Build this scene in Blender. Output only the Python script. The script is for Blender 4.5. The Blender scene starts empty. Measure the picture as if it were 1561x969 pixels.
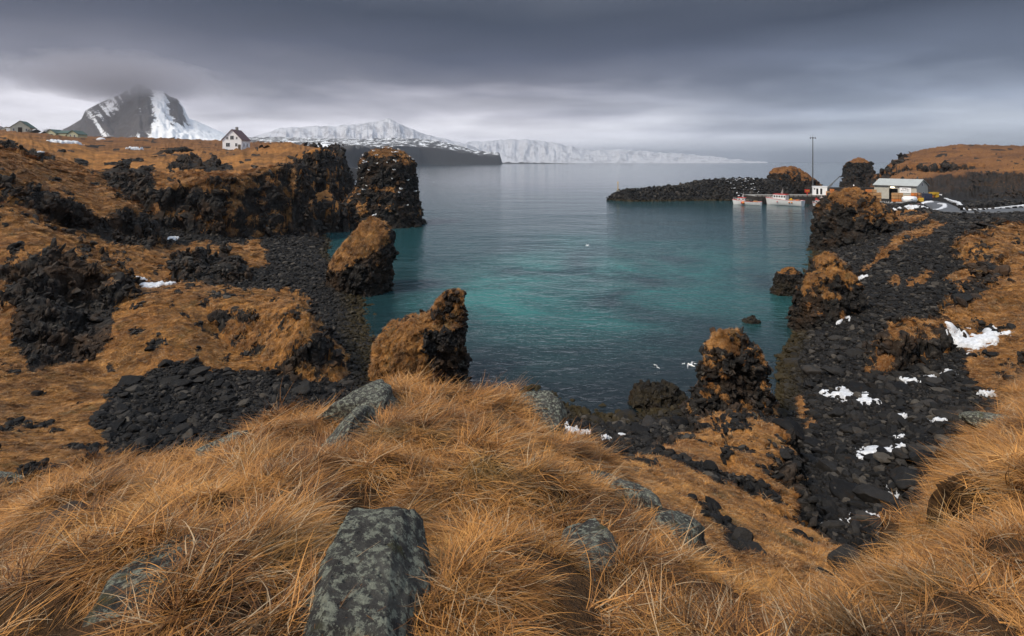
import bpy, bmesh, math, random, time
import numpy as np
from mathutils import Vector, Matrix, Euler
T0 = time.time()
rng = np.random.default_rng(7)
random.seed(7)
SC = bpy.context.scene
COL = SC.collection
H = 16.0            # eye height above the sea
F = 780.5           # focal length in photo pixels
CX, HZ = 780.5, 246.0

def D(px, py, Y):   # point seen at px,py standing Y metres ahead
    return ((px - CX) / F * Y, Y, H - (py - HZ) / F * Y)
def S(px, py, z):   # point seen at px,py lying at height z
    Y = F * (H - z) / (py - HZ)
    return ((px - CX) / F * Y, Y, z)

# ------------------------------------------------------------------ camera
cam = bpy.data.cameras.new("camera"); camo = bpy.data.objects.new("camera", cam); COL.objects.link(camo)
camo.location = (0, 0, H); camo.rotation_euler = (math.pi / 2, 0, 0)
cam.sensor_fit = 'HORIZONTAL'; cam.sensor_width = 36; cam.lens = 18
cam.shift_y = -(484.5 - HZ) / 1561.0
cam.clip_start = 0.1; cam.clip_end = 60000
SC.camera = camo

# ------------------------------------------------------------------ noise in numpy
_r = np.random.default_rng(3)
_perm = _r.permutation(256).astype(np.int32); _perm = np.concatenate([_perm, _perm, _perm])
_g = _r.normal(size=(256, 3)).astype(np.float32); _g /= np.linalg.norm(_g, axis=1)[:, None]
_rnd = _r.random((256, 4)).astype(np.float32)
def perlin(x, y, z):
    x = np.asarray(x, np.float32); y = np.asarray(y, np.float32); z = np.asarray(z, np.float32)
    xi = np.floor(x).astype(np.int32); yi = np.floor(y).astype(np.int32); zi = np.floor(z).astype(np.int32)
    xf, yf, zf = x - xi, y - yi, z - zi
    xi &= 255; yi &= 255; zi &= 255
    u = xf*xf*xf*(xf*(xf*6-15)+10); v = yf*yf*yf*(yf*(yf*6-15)+10); w = zf*zf*zf*(zf*(zf*6-15)+10)
    def gr(a, b, c):
        h = _perm[_perm[_perm[(xi + a) & 255] + ((yi + b) & 255)] + ((zi + c) & 255)]
        gg = _g[h]
        return gg[..., 0]*(xf-a) + gg[..., 1]*(yf-b) + gg[..., 2]*(zf-c)
    def L(a, b, t): return a + t*(b-a)
    x00 = L(gr(0,0,0), gr(1,0,0), u); x10 = L(gr(0,1,0), gr(1,1,0), u)
    x01 = L(gr(0,0,1), gr(1,0,1), u); x11 = L(gr(0,1,1), gr(1,1,1), u)
    return L(L(x00, x10, v), L(x01, x11, v), w) * 1.6
def fbm(x, y, z, o=4, g=0.5):
    s = 0; a = 1
    for i in range(o):
        s = s + a*perlin(x*2**i + 13.1*i, y*2**i + 7.7*i, z*2**i + 3.3*i); a *= g
    return s
def voro(x, y, z):
    """cell noise: distance to the nearest point and two random values of its cell"""
    x = np.asarray(x, np.float32); y = np.asarray(y, np.float32); z = np.asarray(z, np.float32)
    bx, by, bz = (np.floor(t - 0.5).astype(np.int32) for t in (x, y, z))
    best = np.full(x.shape, 9e9, np.float32); bh = np.zeros(x.shape, np.int32); sec = best.copy(); tilt = np.zeros(x.shape, np.float32)
    for a in (0, 1):
        for b in (0, 1):
            for c in (0, 1):
                cx, cy, cz = bx+a, by+b, bz+c
                h = _perm[_perm[_perm[cx & 255] + (cy & 255)] + (cz & 255)]
                q = _rnd[h]
                ex, ey, ez = cx + .15 + .7*q[..., 0] - x, cy + .15 + .7*q[..., 1] - y, cz + .15 + .7*q[..., 2] - z
                d = ex*ex + ey*ey + ez*ez
                m = d < best; gd = _g[(h*7 + 11) & 255]
                tilt = np.where(m, ex*gd[..., 0] + ey*gd[..., 1] + ez*gd[..., 2], tilt)
                sec = np.where(m, best, np.minimum(sec, d)); best = np.where(m, d, best); bh = np.where(m, h, bh)
    return np.sqrt(best), np.sqrt(sec), np.clip(_rnd[bh][..., 3] + .75*tilt, -.12, 1.12)
def sstep(a, b, x):
    t = np.clip((x - a) / (b - a), 0, 1); return t*t*(3 - 2*t)

# ------------------------------------------------------------------ helpers for objects
def tag(o, label=None, cat=None, group=None, kind=None):
    if label: o['label'] = label
    if cat: o['category'] = cat
    if group: o['group'] = group
    if kind: o['kind'] = kind
    return o
def empty(name, loc, rz=0):
    o = bpy.data.objects.new(name, None); COL.objects.link(o)
    o.location = loc; o.rotation_euler = (0, 0, rz); o.empty_display_size = .3
    return o
def grid_mesh(name, P, mat, closed=False, attrs=None, smooth=True):
    """P: (rows, cols, 3) -> quad mesh"""
    R, C = P.shape[:2]
    idx = np.arange(R*C).reshape(R, C)
    if closed: idx = np.concatenate([idx, idx[:, :1]], 1)
    q = np.stack([idx[:-1, :-1], idx[:-1, 1:], idx[1:, 1:], idx[1:, :-1]], -1).reshape(-1, 4)
    me = bpy.data.meshes.new(name)
    me.vertices.add(R*C); me.vertices.foreach_set('co', P.reshape(-1).astype(np.float32))
    me.loops.add(q.size); me.loops.foreach_set('vertex_index', q.reshape(-1).astype(np.int32))
    me.polygons.add(len(q)); me.polygons.foreach_set('loop_start', np.arange(0, q.size, 4, dtype=np.int32))
    me.update(calc_edges=True)
    me.polygons.foreach_set('use_smooth', np.full(len(q), smooth))
    for k, v in (attrs or {}).items():
        a = me.attributes.new(k, 'FLOAT', 'POINT'); a.data.foreach_set('value', v.reshape(-1).astype(np.float32))
    me.materials.append(mat)
    o = bpy.data.objects.new(name, me); COL.objects.link(o)
    return o
def grid_normals(P, closed=False):
    if closed:
        du = np.roll(P, -1, 1) - np.roll(P, 1, 1)
    else:
        du = np.gradient(P, axis=1)
    dv = np.gradient(P, axis=0)
    n = np.cross(du, dv); n /= np.linalg.norm(n, axis=-1)[..., None] + 1e-9
    return n

# ------------------------------------------------------------------ materials
class NT:
    def __init__(s, mat):
        s.t = mat.node_tree; s.n = s.t.nodes; s.l = s.t.links
    def add(s, ty, **kw):
        nd = s.n.new(ty)
        for k, v in kw.items():
            if hasattr(nd, k): setattr(nd, k, v)
        return nd
    def inp(s, nd, key, val):
        if isinstance(val, bpy.types.NodeSocket): s.l.new(val, nd.inputs[key])
        else: nd.inputs[key].default_value = val
    def noise(s, vec, scale, detail=4, rough=.55, dist=0):
        nd = s.add('ShaderNodeTexNoise'); s.inp(nd, 'Vector', vec); s.inp(nd, 'Scale', scale)
        s.inp(nd, 'Detail', detail); s.inp(nd, 'Roughness', rough); s.inp(nd, 'Distortion', dist)
        return nd.outputs['Fac']
    def voronoi(s, vec, scale, feature='F1', out='Distance', rand=1.0):
        nd = s.add('ShaderNodeTexVoronoi', feature=feature); s.inp(nd, 'Vector', vec); s.inp(nd, 'Scale', scale)
        s.inp(nd, 'Randomness', rand)
        return nd.outputs[out]
    def math(s, op, a, b=0.0, c=None, clamp=False):
        nd = s.add('ShaderNodeMath', operation=op, use_clamp=clamp); s.inp(nd, 0, a); s.inp(nd, 1, b)
        if c is not None: s.inp(nd, 2, c)
        return nd.outputs[0]
    def ramp(s, fac, pts):
        nd = s.add('ShaderNodeValToRGB'); s.inp(nd, 0, fac); cr = nd.color_ramp
        while len(cr.elements) < len(pts): cr.elements.new(.5)
        for e, (p, c) in zip(cr.elements, pts):
            e.position = p; e.color = (c, c, c, 1) if not isinstance(c, (tuple, list)) else (*c, 1)
        return nd.outputs[0]
    def mix(s, fac, a, b, mode='MIX'):
        nd = s.add('ShaderNodeMix', data_type='RGBA', blend_type=mode)
        s.inp(nd, 0, fac)
        for k, v in ((6, a), (7, b)):
            if isinstance(v, (tuple, list)) and len(v) == 3: v = (*v, 1)
            s.inp(nd, k, v)
        return nd.outputs[2]
    def attr(s, name, ty='GEOMETRY', out='Fac'):
        nd = s.add('ShaderNodeAttribute', attribute_name=name, attribute_type=ty); return nd.outputs[out]
    def mapping(s, vec, scale=(1,1,1), rot=(0,0,0)):
        nd = s.add('ShaderNodeMapping'); s.inp(nd, 0, vec); nd.inputs['Scale'].default_value = scale
        nd.inputs['Rotation'].default_value = rot; return nd.outputs[0]
    def bump(s, h, strength=1, dist=.1, normal=None):
        nd = s.add('ShaderNodeBump'); s.inp(nd, 'Height', h); s.inp(nd, 'Strength', strength); s.inp(nd, 'Distance', dist)
        if normal is not None: s.inp(nd, 'Normal', normal)
        return nd.outputs[0]
def new_mat(name, rough=.8):
    m = bpy.data.materials.new(name); m.use_nodes = True
    nt = NT(m); b = m.node_tree.nodes['Principled BSDF']; b.inputs['Roughness'].default_value = rough
    return m, nt, b
def paint(name, col, rough=.5, var=.12, metal=0.0, scale=6.0, dirt=(.1, .08, .06)):
    """weathered paint or wood: a base colour with blotches and a little grime"""
    m, n, b = new_mat(name, rough)
    co = n.add('ShaderNodeTexCoord').outputs['Object']
    f = n.noise(co, scale, 5, .65)
    c = n.mix(n.ramp(f, [(.35, 0.0), (.75, var*2.2)]), tuple(col), dirt)
    n.inp(b, 'Base Color', c); n.inp(b, 'Metallic', metal)
    n.inp(b, 'Normal', n.bump(f, .15, .02))
    return m

def rock_color(n, pos, dark=1.0):
    """dark weathered basalt, in metres"""
    big = n.noise(pos, .35, 5, .6)
    mid = n.noise(pos, 1.9, 6, .7)
    fine = n.noise(pos, 11, 5, .7)
    c = n.ramp(mid, [(.30, (.005*dark, .0047*dark, .0047*dark)), (.5, (.014*dark, .013*dark, .0125*dark)), (.66, (.034*dark, .031*dark, .028*dark)), (.82, (.085*dark, .078*dark, .068*dark))])
    rust = n.ramp(big, [(.48, 0.0), (.66, .6)])
    c = n.mix(rust, c, (.042*dark, .023*dark, .011*dark))
    cr = n.voronoi(n.mapping(pos, (1, 1, .55)), 1.6, 'DISTANCE_TO_EDGE')
    crk = n.ramp(cr, [(0, .0), (.05, 1.0)])
    hh = n.math('ADD', n.math('MULTIPLY', mid, .6), n.math('MULTIPLY', fine, .25))
    hh = n.math('ADD', hh, n.math('MULTIPLY', crk, .18))
    return c, hh, big, mid, fine

def make_ground_mat(name, grassy=True, shore=True):
    m, n, b = new_mat(name, .85)
    pos = n.add('ShaderNodeNewGeometry').outputs['Position']
    c, hh, big, mid, fine = rock_color(n, pos)
    # lichen
    li = n.noise(pos, 2.3, 6, .75)
    lich = n.math('MULTIPLY', n.ramp(li, [(.60, 0.0), (.70, 1.0)]), n.attr('lichen'))
    c = n.mix(lich, c, (.26, .27, .23))
    # small stones between the large ones
    sv = n.voronoi(pos, 4.5, 'F1', 'Color'); sd = n.voronoi(pos, 4.5)
    sc = n.ramp(n.math('ADD', sv, 0.0), [(0, (.005, .005, .006)), (.6, (.014, .0135, .0135)), (1, (.036, .033, .031))])
    st = n.attr('stone')
    c = n.mix(st, c, sc)
    hh = n.math('ADD', hh, n.math('MULTIPLY', n.math('MULTIPLY', n.math('SUBTRACT', .5, sd), st), .8))
    # weed near the water line
    wd = n.attr('weed'); c = n.mix(n.math('MULTIPLY', wd, n.ramp(mid, [(.40, .1), (.62, .85)])), c, (.030, .021, .007))
    # dry grass
    gn1 = n.noise(pos, .22, 5, .6); gn2 = n.noise(pos, 1.4, 5, .65); gn3 = n.noise(n.mapping(pos, (7, 3.2, 3.2), (0, 0, .5)), 1.3, 5, .7)
    gc = n.ramp(gn2, [(.28, (.11, .045, .013)), (.45, (.31, .135, .034)), (.60, (.47, .22, .062)), (.8, (.58, .31, .105))])
    gc = n.mix(n.ramp(gn3, [(.35, .65), (.6, 0.0)]), gc, (.060, .027, .009))
    gc = n.mix(n.ramp(gn1, [(.45, 0.0), (.7, .55)]), gc, (.16, .060, .018))
    gn0 = n.noise(n.mapping(pos, (1, 1, 2)), .075, 6, .7)
    gc = n.mix(n.ramp(gn0, [(.42, .75), (.56, 0.0)]), gc, (.075, .036, .014))
    gc = n.mix(n.attr('brown'), gc, n.mix(.6, gc, (.085, .040, .022)))
    gg = n.attr('grass')
    edge = n.math('ADD', gg, n.math('MULTIPLY', n.math('SUBTRACT', n.noise(pos, 3.1, 6, .7), .5), 1.1))
    gm = n.ramp(edge, [(.44, 0.0), (.56, 1.0)])
    c = n.mix(gm, c, gc)
    c = n.mix(n.attr('soil'), c, (.052, .027, .011))
    n.inp(b, 'Base Color', c)
    gh = n.math('ADD', n.math('MULTIPLY', gn3, .7), n.math('MULTIPLY', gn2, .5))
    hmix = n.mix(gm, hh, gh)
    wet = n.attr('wet')
    n.inp(b, 'Roughness', n.math('SUBTRACT', .85, n.math('MULTIPLY', wet, .45)))
    n.inp(b, 'Normal', n.bump(hmix, .85, .28))
    b.inputs['Specular IOR Level'].default_value = .14
    return m
M_ground = make_ground_mat("ground_cover")
# ------------------------------------------------------------------ terrain
def rbf(ctrl):
    """smooth height through control points; works in (bearing, log distance)"""
    P = np.array([(x, y, z) for x, y, z in ctrl], float)
    U = np.stack([(P[:, 0] / P[:, 1] * F + CX) / 300.0, np.log(P[:, 1]) * 1.15], 1)
    n = len(U)
    d = np.sqrt(((U[:, None] - U[None])**2).sum(-1) + .004)
    A = np.zeros((n+3, n+3)); A[:n, :n] = d - np.eye(n)*.004
    A[:n, n] = 1; A[n, :n] = 1; A[:n, n+1:] = U*.1; A[n+1:, :n] = U.T*.1
    if n < 4: A[n+1:, n+1:] = np.eye(2)
    w = np.linalg.lstsq(A, np.concatenate([P[:, 2], [0, 0, 0]]), rcond=None)[0]
    def f(px, Y):
        u = px / 300.0; v = np.log(Y) * 1.15
        s = w[n] + .1*(w[n+1]*u + w[n+2]*v)
        for i in range(n):
            s = s + w[i] * np.sqrt((u - U[i, 0])**2 + (v - U[i, 1])**2 + .004)
        return s
    return f

PXS = np.arange(-300, 1861, 1.5); NC = len(PXS)
Y0, Y1, NR0 = .35, 760., 2100
YS = np.exp(np.linspace(math.log(Y0), math.log(Y1), NR0))
PXc = PXS[::8]; YSc = YS[::10]
def up(Zc):     # coarse grid -> full grid
    a = np.empty((len(YSc), NC), np.float32)
    for i in range(len(YSc)): a[i] = np.interp(PXS, PXc, Zc[i])
    t = np.interp(np.log(YS), np.log(YSc), np.arange(len(YSc))); i0 = np.minimum(t.astype(int), len(YSc)-2); f = (t - i0)[:, None].astype(np.float32)
    return a[i0]*(1-f) + a[i0+1]*f
def smooth_field(ctrl):
    f = rbf(ctrl); pc, yc = np.meshgrid(PXc, YSc)
    return up(f(pc, yc).astype(np.float32))
def sdf(x, y, poly):
    d = np.full(x.shape, 1e9, np.float32); ins = np.zeros(x.shape, bool); n = len(poly)
    for i in range(n):
        ax, ay = poly[i][:2]; bx, by = poly[(i+1) % n][:2]
        ex, ey = bx-ax, by-ay; wx, wy = x-ax, y-ay
        t = np.clip((wx*ex + wy*ey)/(ex*ex+ey*ey+1e-9), 0, 1)
        d = np.minimum(d, (wx-ex*t)**2 + (wy-ey*t)**2)
        c = ((ay > y) != (by > y)) & (x < (bx-ax)*(y-ay)/((by-ay) if abs(by-ay) > 1e-9 else 1e-9) + ax)
        ins ^= c
    d = np.sqrt(d); return np.where(ins, -d, d)

Yf = np.repeat(YS[:, None], NC, 1).astype(np.float32)
Xf = ((PXS[None] - CX)/F*Yf).astype(np.float32)
zero = np.zeros_like(Xf)
W = {}
for s, k in ((14., 'L'), (4., 'M'), (1.1, 'S')):
    W[k] = (fbm(Xf/s, Yf/s, zero+1.3, 2), fbm(Xf/s, Yf/s, zero+9.1, 2))

floor_pts = [S(*p) for p in [
 (370,372,2.2),(455,357,1.5),(468,335,1.0),(522,338,-1.7),(514,392,-1.3),(530,362,-1.8),(490,400,.9),(490,370,.8),(420,420,2),(380,440,2.5),(500,460,.9),
 (592,458,-.7),(530,520,.5),(575,530,.05),(600,500,-.9),(560,590,.6),(500,600,1.5),(400,600,2.4),(300,620,3),(200,600,3.5),(150,625,4.2),(250,680,4),(330,640,3),(480,560,1.2),
 (650,350,-3),(700,500,-2.5),(900,400,-5),(900,550,-1.8),(1000,300,-8),(700,260,-10),(900,256,-15),(1100,400,-4),(1130,520,-1.6),(1150,600,-.9),(1200,450,-1),
 (740,600,-.6),(800,592,-.05),(850,612,.0),(900,632,.0),(960,634,.05),(1040,622,.1),(860,652,1.2),(900,668,1.7),(950,668,1.7),(1020,655,1.6),(620,650,2),(750,700,2.5),
 (1172,640,-.1),(1185,560,0),(1216,505,.1),(1238,440,.2),(1248,395,.3),(1230,600,.9),(1250,700,2.8),(1220,780,4.3),(1262,805,4.8),(1335,835,6),(1350,750,4.6),(1400,700,5),
 (1300,640,2.2),(1400,620,3.3),(1300,560,1.8),(1350,530,2.4),(1400,560,2.6),(1300,480,2.2),(1500,560,3.6),(1700,560,4),
 (1280,420,1.5),(1310,385,2.2),(1400,400,4.6),(1450,350,5.6),(1500,400,6),(1561,420,6.5),(1380,345,4.9),(1500,338,6.),(1700,338,7),
 (1420,331,5.5),(1410,312,5.5),(1561,322,6.3),(1700,320,7),(1340,305,5.),(1300,303,4.2),(1280,310,3),(1420,297,5.5),(1480,306,5.6),(1561,300,6),(1800,300,7),(1265,330,.2),(1255,300,-3),(1450,285,6),
 (1372,283,4.5),(1330,281,-2)]]
floor_pts += [D(*p) for p in [
 (0,235,85),(100,268,85),(180,300,85),(215,332,85),(100,350,60),(150,375,60),(225,378,66),(-250,300,60),(240,372,78),(235,437,49),(300,447,41),(230,460,38),(250,520,33.5),(200,562,31),
 (60,600,26),(150,570,30),(180,520,33),(60,645,22),(100,700,17),(0,700,15),(-200,700,15),(-250,560,28),(350,560,33.5),(300,380,73),(270,400,62),(400,385,76),
 (-300,205,500),(100,212,500),(400,222,500),(600,300,400),(1200,300,500),(1800,260,500),(900,300,700),(700,420,200)]]
Z = smooth_field(floor_pts)
BLK = np.zeros(Z.shape, np.float32)
def block(poly, inner=(), slope=2.0, wL=0., wM=0., wS=0., margin=16, rnd=.35, tag_=1):
    global Z
    poly = [D(*p) for p in poly]; inner = [D(*p) for p in inner]
    top = smooth_field(poly + inner)
    xs = [p[0] for p in poly]; ys = [p[1] for p in poly]
    m = (Xf > min(xs)-margin) & (Xf < max(xs)+margin) & (Yf > min(ys)-margin) & (Yf < max(ys)+margin)
    x = Xf[m] + wL*W['L'][0][m] + wM*W['M'][0][m] + wS*W['S'][0][m]
    y = Yf[m] + wL*W['L'][1][m] + wM*W['M'][1][m] + wS*W['S'][1][m]
    d = sdf(x, y, poly)
    t = np.clip(top[m], min(p[2] for p in poly+inner)-1, max(p[2] for p in poly+inner)+1)
    z = t - slope*np.maximum(d, 0) - rnd*np.exp(-np.abs(d)/(rnd*1.5+.1))*(d < 0) - rnd*(d >= 0)
    zz = Z[m]; up_ = z > zz
    Z[m] = np.where(up_, z, zz); b = BLK[m]; b[up_] = tag_; BLK[m] = b
# plateau behind the cove, with its cliffs
block([(-400,215,100),(0,226,98),(90,250,97),(155,266,97),(214,262,100),(228,284,94),(255,285,90),(301,276,89),(348,269,90),(385,269,94),(404,259,98),(428,255,101),(450,249,106),
       (470,251,118),(462,241,132),(442,238,140),(465,232,138),(492,225,138),(503,228,142),(509,238,150),(507,230,230),(430,217,300),(200,209,300),(0,197,320),(-400,190,320)],
      [(300,243,130),(362,228,200),(345,228,195),(385,228,200),(428,216,170),(120,212,250),(20,201,250),(60,206,250),(200,212,230),(270,214,230),(330,223,210),(400,224,195),(250,238,150),(150,240,130),(60,225,160),(300,262,105),(330,256,120),(400,245,130),(480,226,170)],
      slope=3.2, wL=3.5, wM=1.6, wS=.5, margin=30, rnd=.5, tag_=2)
block([(462,291,122),(500,286,125),(516,298,122),(520,316,118),(482,312,116)], [], slope=2.2, wM=1.5, wS=.4, rnd=.8)
# second ridge on the left
block([(-300,262,58),(0,264,58),(40,286,60),(100,315,62),(150,327,65),(200,316,70),(228,323,73),(212,308,78),(160,285,80),(90,258,80),(30,232,80),(-300,205,80)],
      [(100,285,70)], slope=2.4, wL=1.2, wM=1.5, wS=.5, rnd=.4)
# near left hill with the dark crag
block([(-300,400,36),(0,398,37),(50,384,38),(100,389,39),(150,404,39.5),(188,434,39),(204,436,42),(130,371,44),(60,331,46),(0,286,48),(-300,200,52)],
      [(60,350,42)], slope=.85, wM=2.0, wS=.7, rnd=.5)
block([(0,455,34),(80,462,34),(125,482,34),(60,500,32),(0,500,32)], [], slope=1.5, wM=1.2, wS=.6)
# boulder heap and ridge on the cove floor
block([(270,392,60),(300,388,61),(350,388,62),(366,405,58),(330,413,56),(280,405,57)], [], slope=1.6, wM=1.5, wS=.8, tag_=3)
block([(285,450,40),(340,453,39),(400,462,38),(445,460,37),(462,459,36.6),(468,472,36),(466,452,40),(430,447,43),(300,440,44)], [], slope=1.35, wM=.5, wS=.35, rnd=.5)
# right side: headland, shelf, grassy shoulders
block([(1372,249,235),(1400,252,225),(1440,250,220),(1470,247,215),(1500,254,200),(1561,258,178),(1900,258,165),(1900,225,330),(1561,224,330),(1465,224,330),(1400,232,330),(1376,240,262)],
      [(1430,225,262),(1465,221,260),(1561,224,250),(1800,225,250),(1400,231,262),(1500,228,240)], slope=.9, wL=5, wM=1.6, wS=.5, margin=40, rnd=.8, tag_=2)
block([(1340,278,214),(1355,269,215),(1375,258,222),(1450,262,208),(1480,268,192),(1480,288,166),(1440,292,166),(1400,288,185)], [], slope=1.3, wL=2, wM=1.5, wS=.4, margin=25, rnd=.6)
block([(1425,276,190),(1460,268,190),(1500,263,184),(1561,262,172),(1900,262,160),(1900,250,205),(1500,254,208),(1440,262,208)], [], slope=.36, wL=3, wM=1.8, wS=.4, margin=45, rnd=.8)
block([(1485,366,55),(1508,343,60),(1561,338,62),(1800,338,62),(1800,420,48),(1561,402,50),(1520,398,50)], [(1540,360,56)], slope=1.2, wM=1.5, wS=.5, rnd=.4)
block([(1356,502,34),(1362,482,35.5),(1410,472,36.5),(1450,468,37.5),(1500,430,41),(1561,380,50),(1800,380,50),(1800,450,42),(1561,452,38.5),(1500,500,35.5),(1440,500,34.5)], [], slope=1.7, wM=1.0, wS=.5, rnd=.5)
# bowl below the viewpoint, running out to the spire
block([(900,692,12),(930,684,14),(1000,670,17),(1060,643,23),(1078,622,27),(1163,617,27),(1188,665,22),(1190,760,16.8),(1245,800,14),(1336,833,11.5),(1345,880,8.5),(1100,900,6),(900,800,6)],
      [(1000,720,13),(1100,760,13),(1100,700,18),(1160,700,20),(1250,830,11.5),(1300,870,9.4),(1150,850,9),(1000,780,9.5)], slope=1.9, wM=.4, wS=.4, rnd=.5, tag_=4)
block([(1078,645,24),(1105,622,25.5),(1150,612,26),(1182,648,21.8),(1197,700,18.2),(1194,762,15.2),(1150,765,14.6),(1112,694,17.2),(1078,664,20.8)],
      [(1140,650,21.5),(1150,700,17.6)], slope=1.9, wM=.7, wS=.55, rnd=.4, tag_=3)
# the grassy bluff the viewpoint stands on
block([(-300,800,9),(0,738,9.5),(100,712,9.8),(170,692,10),(260,690,9.5),(320,674,9.5),(430,633,9.5),(500,624,9.5),(515,602,10),(600,567,10.5),(650,576,10),(690,592,9.6),(740,580,9.8),(790,601,9.2),
       (830,640,8.6),(880,664,8.3),(930,692,7.8),(960,740,6.6),(1030,790,5.6),(1110,850,4.9),(1160,900,4.6),(1240,918,4.8),(1320,900,5.4),(1362,868,6.4),(1408,795,8.6),(1480,700,10.6),(1525,640,13.2),(1575,562,19),
       (1650,440,30),(1900,440,30),(1900,5000,1),(780,60000,.1),(-300,5000,1)],
      [(780,969,1.9),(0,969,2.1),(1561,969,2.0),(1561,850,3.3),(1561,700,6),(1561,640,11),(540,860,2.9),(540,780,3.8),(700,700,5),(700,620,7.6),(100,850,3),(100,760,5.2),(1000,850,3.5),(900,760,4.9),(1200,930,3.6),
       (400,700,5.6),(1450,900,3.6),(1470,780,6.6),(780,2640,.5),(0,2640,.5),(1561,2640,.5)], slope=2.6, wM=.25, wS=.28, rnd=.25, margin=14, tag_=5)
def flat(poly, z, w=3.):       # levelled ground
    global Z
    poly = [S(*p) for p in poly]
    d = sdf(Xf, Yf, poly); k = 1 - sstep(0, w, d)
    Z = Z*(1-k) + z*k
    return d
yard = [(1322,308,5.),(1405,311,5.),(1425,318,5.),(1420,299,5.),(1335,296,5.),(1290,297,5)]
flat(yard, 5.0, 4)
ROAD = [S(*p) for p in [(1900,306,8.2),(1700,313,7.4),(1561,319.5,6.5),(1500,323.3,6.0),(1462,324,5.7),(1446,321,5.5),(1436,315,5.3),(1424,309,5.1),(1405,306,5.0)]]
def road_level():
    global Z
    best = np.full(Z.shape, 1e9, np.float32); zz = np.zeros_like(Z)
    for a, b in zip(ROAD[:-1], ROAD[1:]):
        ex, ey = b[0]-a[0], b[1]-a[1]
        t = np.clip(((Xf-a[0])*ex + (Yf-a[1])*ey)/(ex*ex+ey*ey), 0, 1)
        d = np.hypot(Xf-a[0]-ex*t, Yf-a[1]-ey*t); m = d < best
        best = np.where(m, d, best); zz = np.where(m, a[2] + t*(b[2]-a[2]), zz)
    k = 1 - sstep(3.4, 7.5, best); Z = Z*(1-k) + zz*k; BLK[best < 5] = 0
road_level()
print('heights', time.time()-T0)

# resample every bearing so that vertices are spread evenly over slopes and cliffs
NR = 1350
dz = np.diff(Z, axis=0); dy = np.diff(Yf, axis=0); ym = Yf[1:]
ds = np.sqrt(((np.abs(H - Z[1:]) + .6)*dy/ym**2)**2 + (dz/ym)**2)
ang = (Z[1:] - H)/ym; hid = ang < np.maximum.accumulate(ang, axis=0) - .012
ds = ds*(1 + 1.1*sstep(80, 140, ym)*(PXS[None] > 1150)); ds = np.where(hid, ds*.22, ds) + .035*dy/ym
def blur(A, s_):
    r = int(s_*2.2); k = np.exp(-.5*(np.arange(-r, r+1)/s_)**2); k /= k.sum()
    pad = np.pad(A, ((0, 0), (r, r)), mode='edge'); out = np.zeros_like(A)
    for i in range(2*r+1): out += k[i]*pad[:, i:i+A.shape[1]]
    return out
ds = blur(ds.astype(np.float32), 6)
cs = np.concatenate([np.zeros((1, NC), np.float32), np.cumsum(ds, 0)]); cs /= cs[-1]
t = np.linspace(0, 1, NR); Yn = np.empty((NR, NC), np.float32); Zn = Yn.copy(); Bn = Yn.copy()
for j in range(NC): Yn[:, j] = np.log(np.interp(t, cs[:, j], YS))
Yn = np.exp(blur(Yn, 9)); Yn[0] = YS[0]; Yn[-1] = YS[-1]
for j in range(NC):
    Zn[:, j] = np.interp(Yn[:, j], YS, Z[:, j]); Bn[:, j] = np.interp(Yn[:, j], YS, BLK[:, j])
PX = np.repeat(PXS[None], NR, 0).astype(np.float32)
P = np.stack([(PX - CX)/F*Yn, Yn, Zn], -1).astype(np.float32)
del Xf, zero, W, ds, cs
N = grid_normals(P)
nz = N[..., 2].copy()
PY = HZ + (H - P[..., 2])*F/P[..., 1]
def inpoly(poly, soft=10., wob=9.):
    """membership of a region of the place, with a ragged border"""
    wx = wob*fbm(P[..., 0]/P[..., 1]*14, P[..., 2]/P[..., 1]*14, np.log(P[..., 1])*4, 3)
    return 1 - sstep(-soft, soft, sdf(PX + wx, PY + wx[::-1] * .6, poly))
x, y, z = P[..., 0], P[..., 1], P[..., 2]
n1 = fbm(x/5, y/5, z/5, 3); n2 = fbm(x/1.3, y/1.3, z/1.3, 3)
steep = sstep(.80, .55, nz + .16*n1 + .10*n2)
steep *= 1 - .75*inpoly([(290,450),(480,455),(490,500),(440,560),(330,565),(290,540)], 8, 22)*sstep(-.25, .1, n2 + .3)
steep *= 1 - .8*sstep(.18, .42, fbm(x/3.2+7, y/3.2, z/2.2, 4))*(y > 12)
grass = np.where(Bn > .5, 1., 0.) * (1 - steep)
left = inpoly([(-600,150),(560,150),(560,214),(440,214),(330,250),(215,262),(228,372),(300,374),(398,370),(412,404),(384,412),(345,432),(472,450),(488,556),(430,572),(330,564),(290,547),(240,562),(205,578),(165,600),(140,640),(172,700),(-600,800)], 6, 14)
grass = np.maximum(grass, left*(1-steep)*(y > 10))
stream = inpoly([(228,372),(262,384),(250,430),(330,440),(380,440),(372,410),(290,384),(262,372)], 6, 10)
for poly in ([(1325,402),(1370,358),(1425,338),(1440,345),(1380,372),(1335,405)], [(1296,430),(1330,398),(1350,385),(1338,402),(1305,428)],
             [(1355,320),(1395,318),(1425,330),(1390,340),(1350,335)], [(1355,425),(1370,422),(1375,434),(1360,437)], [(1395,432),(1408,412),(1420,418),(1408,432)],
             [(1382,432),(1402,418),(1410,424),(1392,436)], [(1450,380),(1490,350),(1500,370),(1470,392)], [(1440,430),(1490,375),(1520,372),(1470,440)],
             [(1460,480),(1500,440),(1561,400),(1700,400),(1700,640),(1561,590),(1500,600),(1470,560)], [(1225,600),(1240,640),(1230,660),(1215,620)]):
    grass = np.maximum(grass, inpoly(poly, 5, 9)*(1 - steep*.8)*(y > 12))
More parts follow.
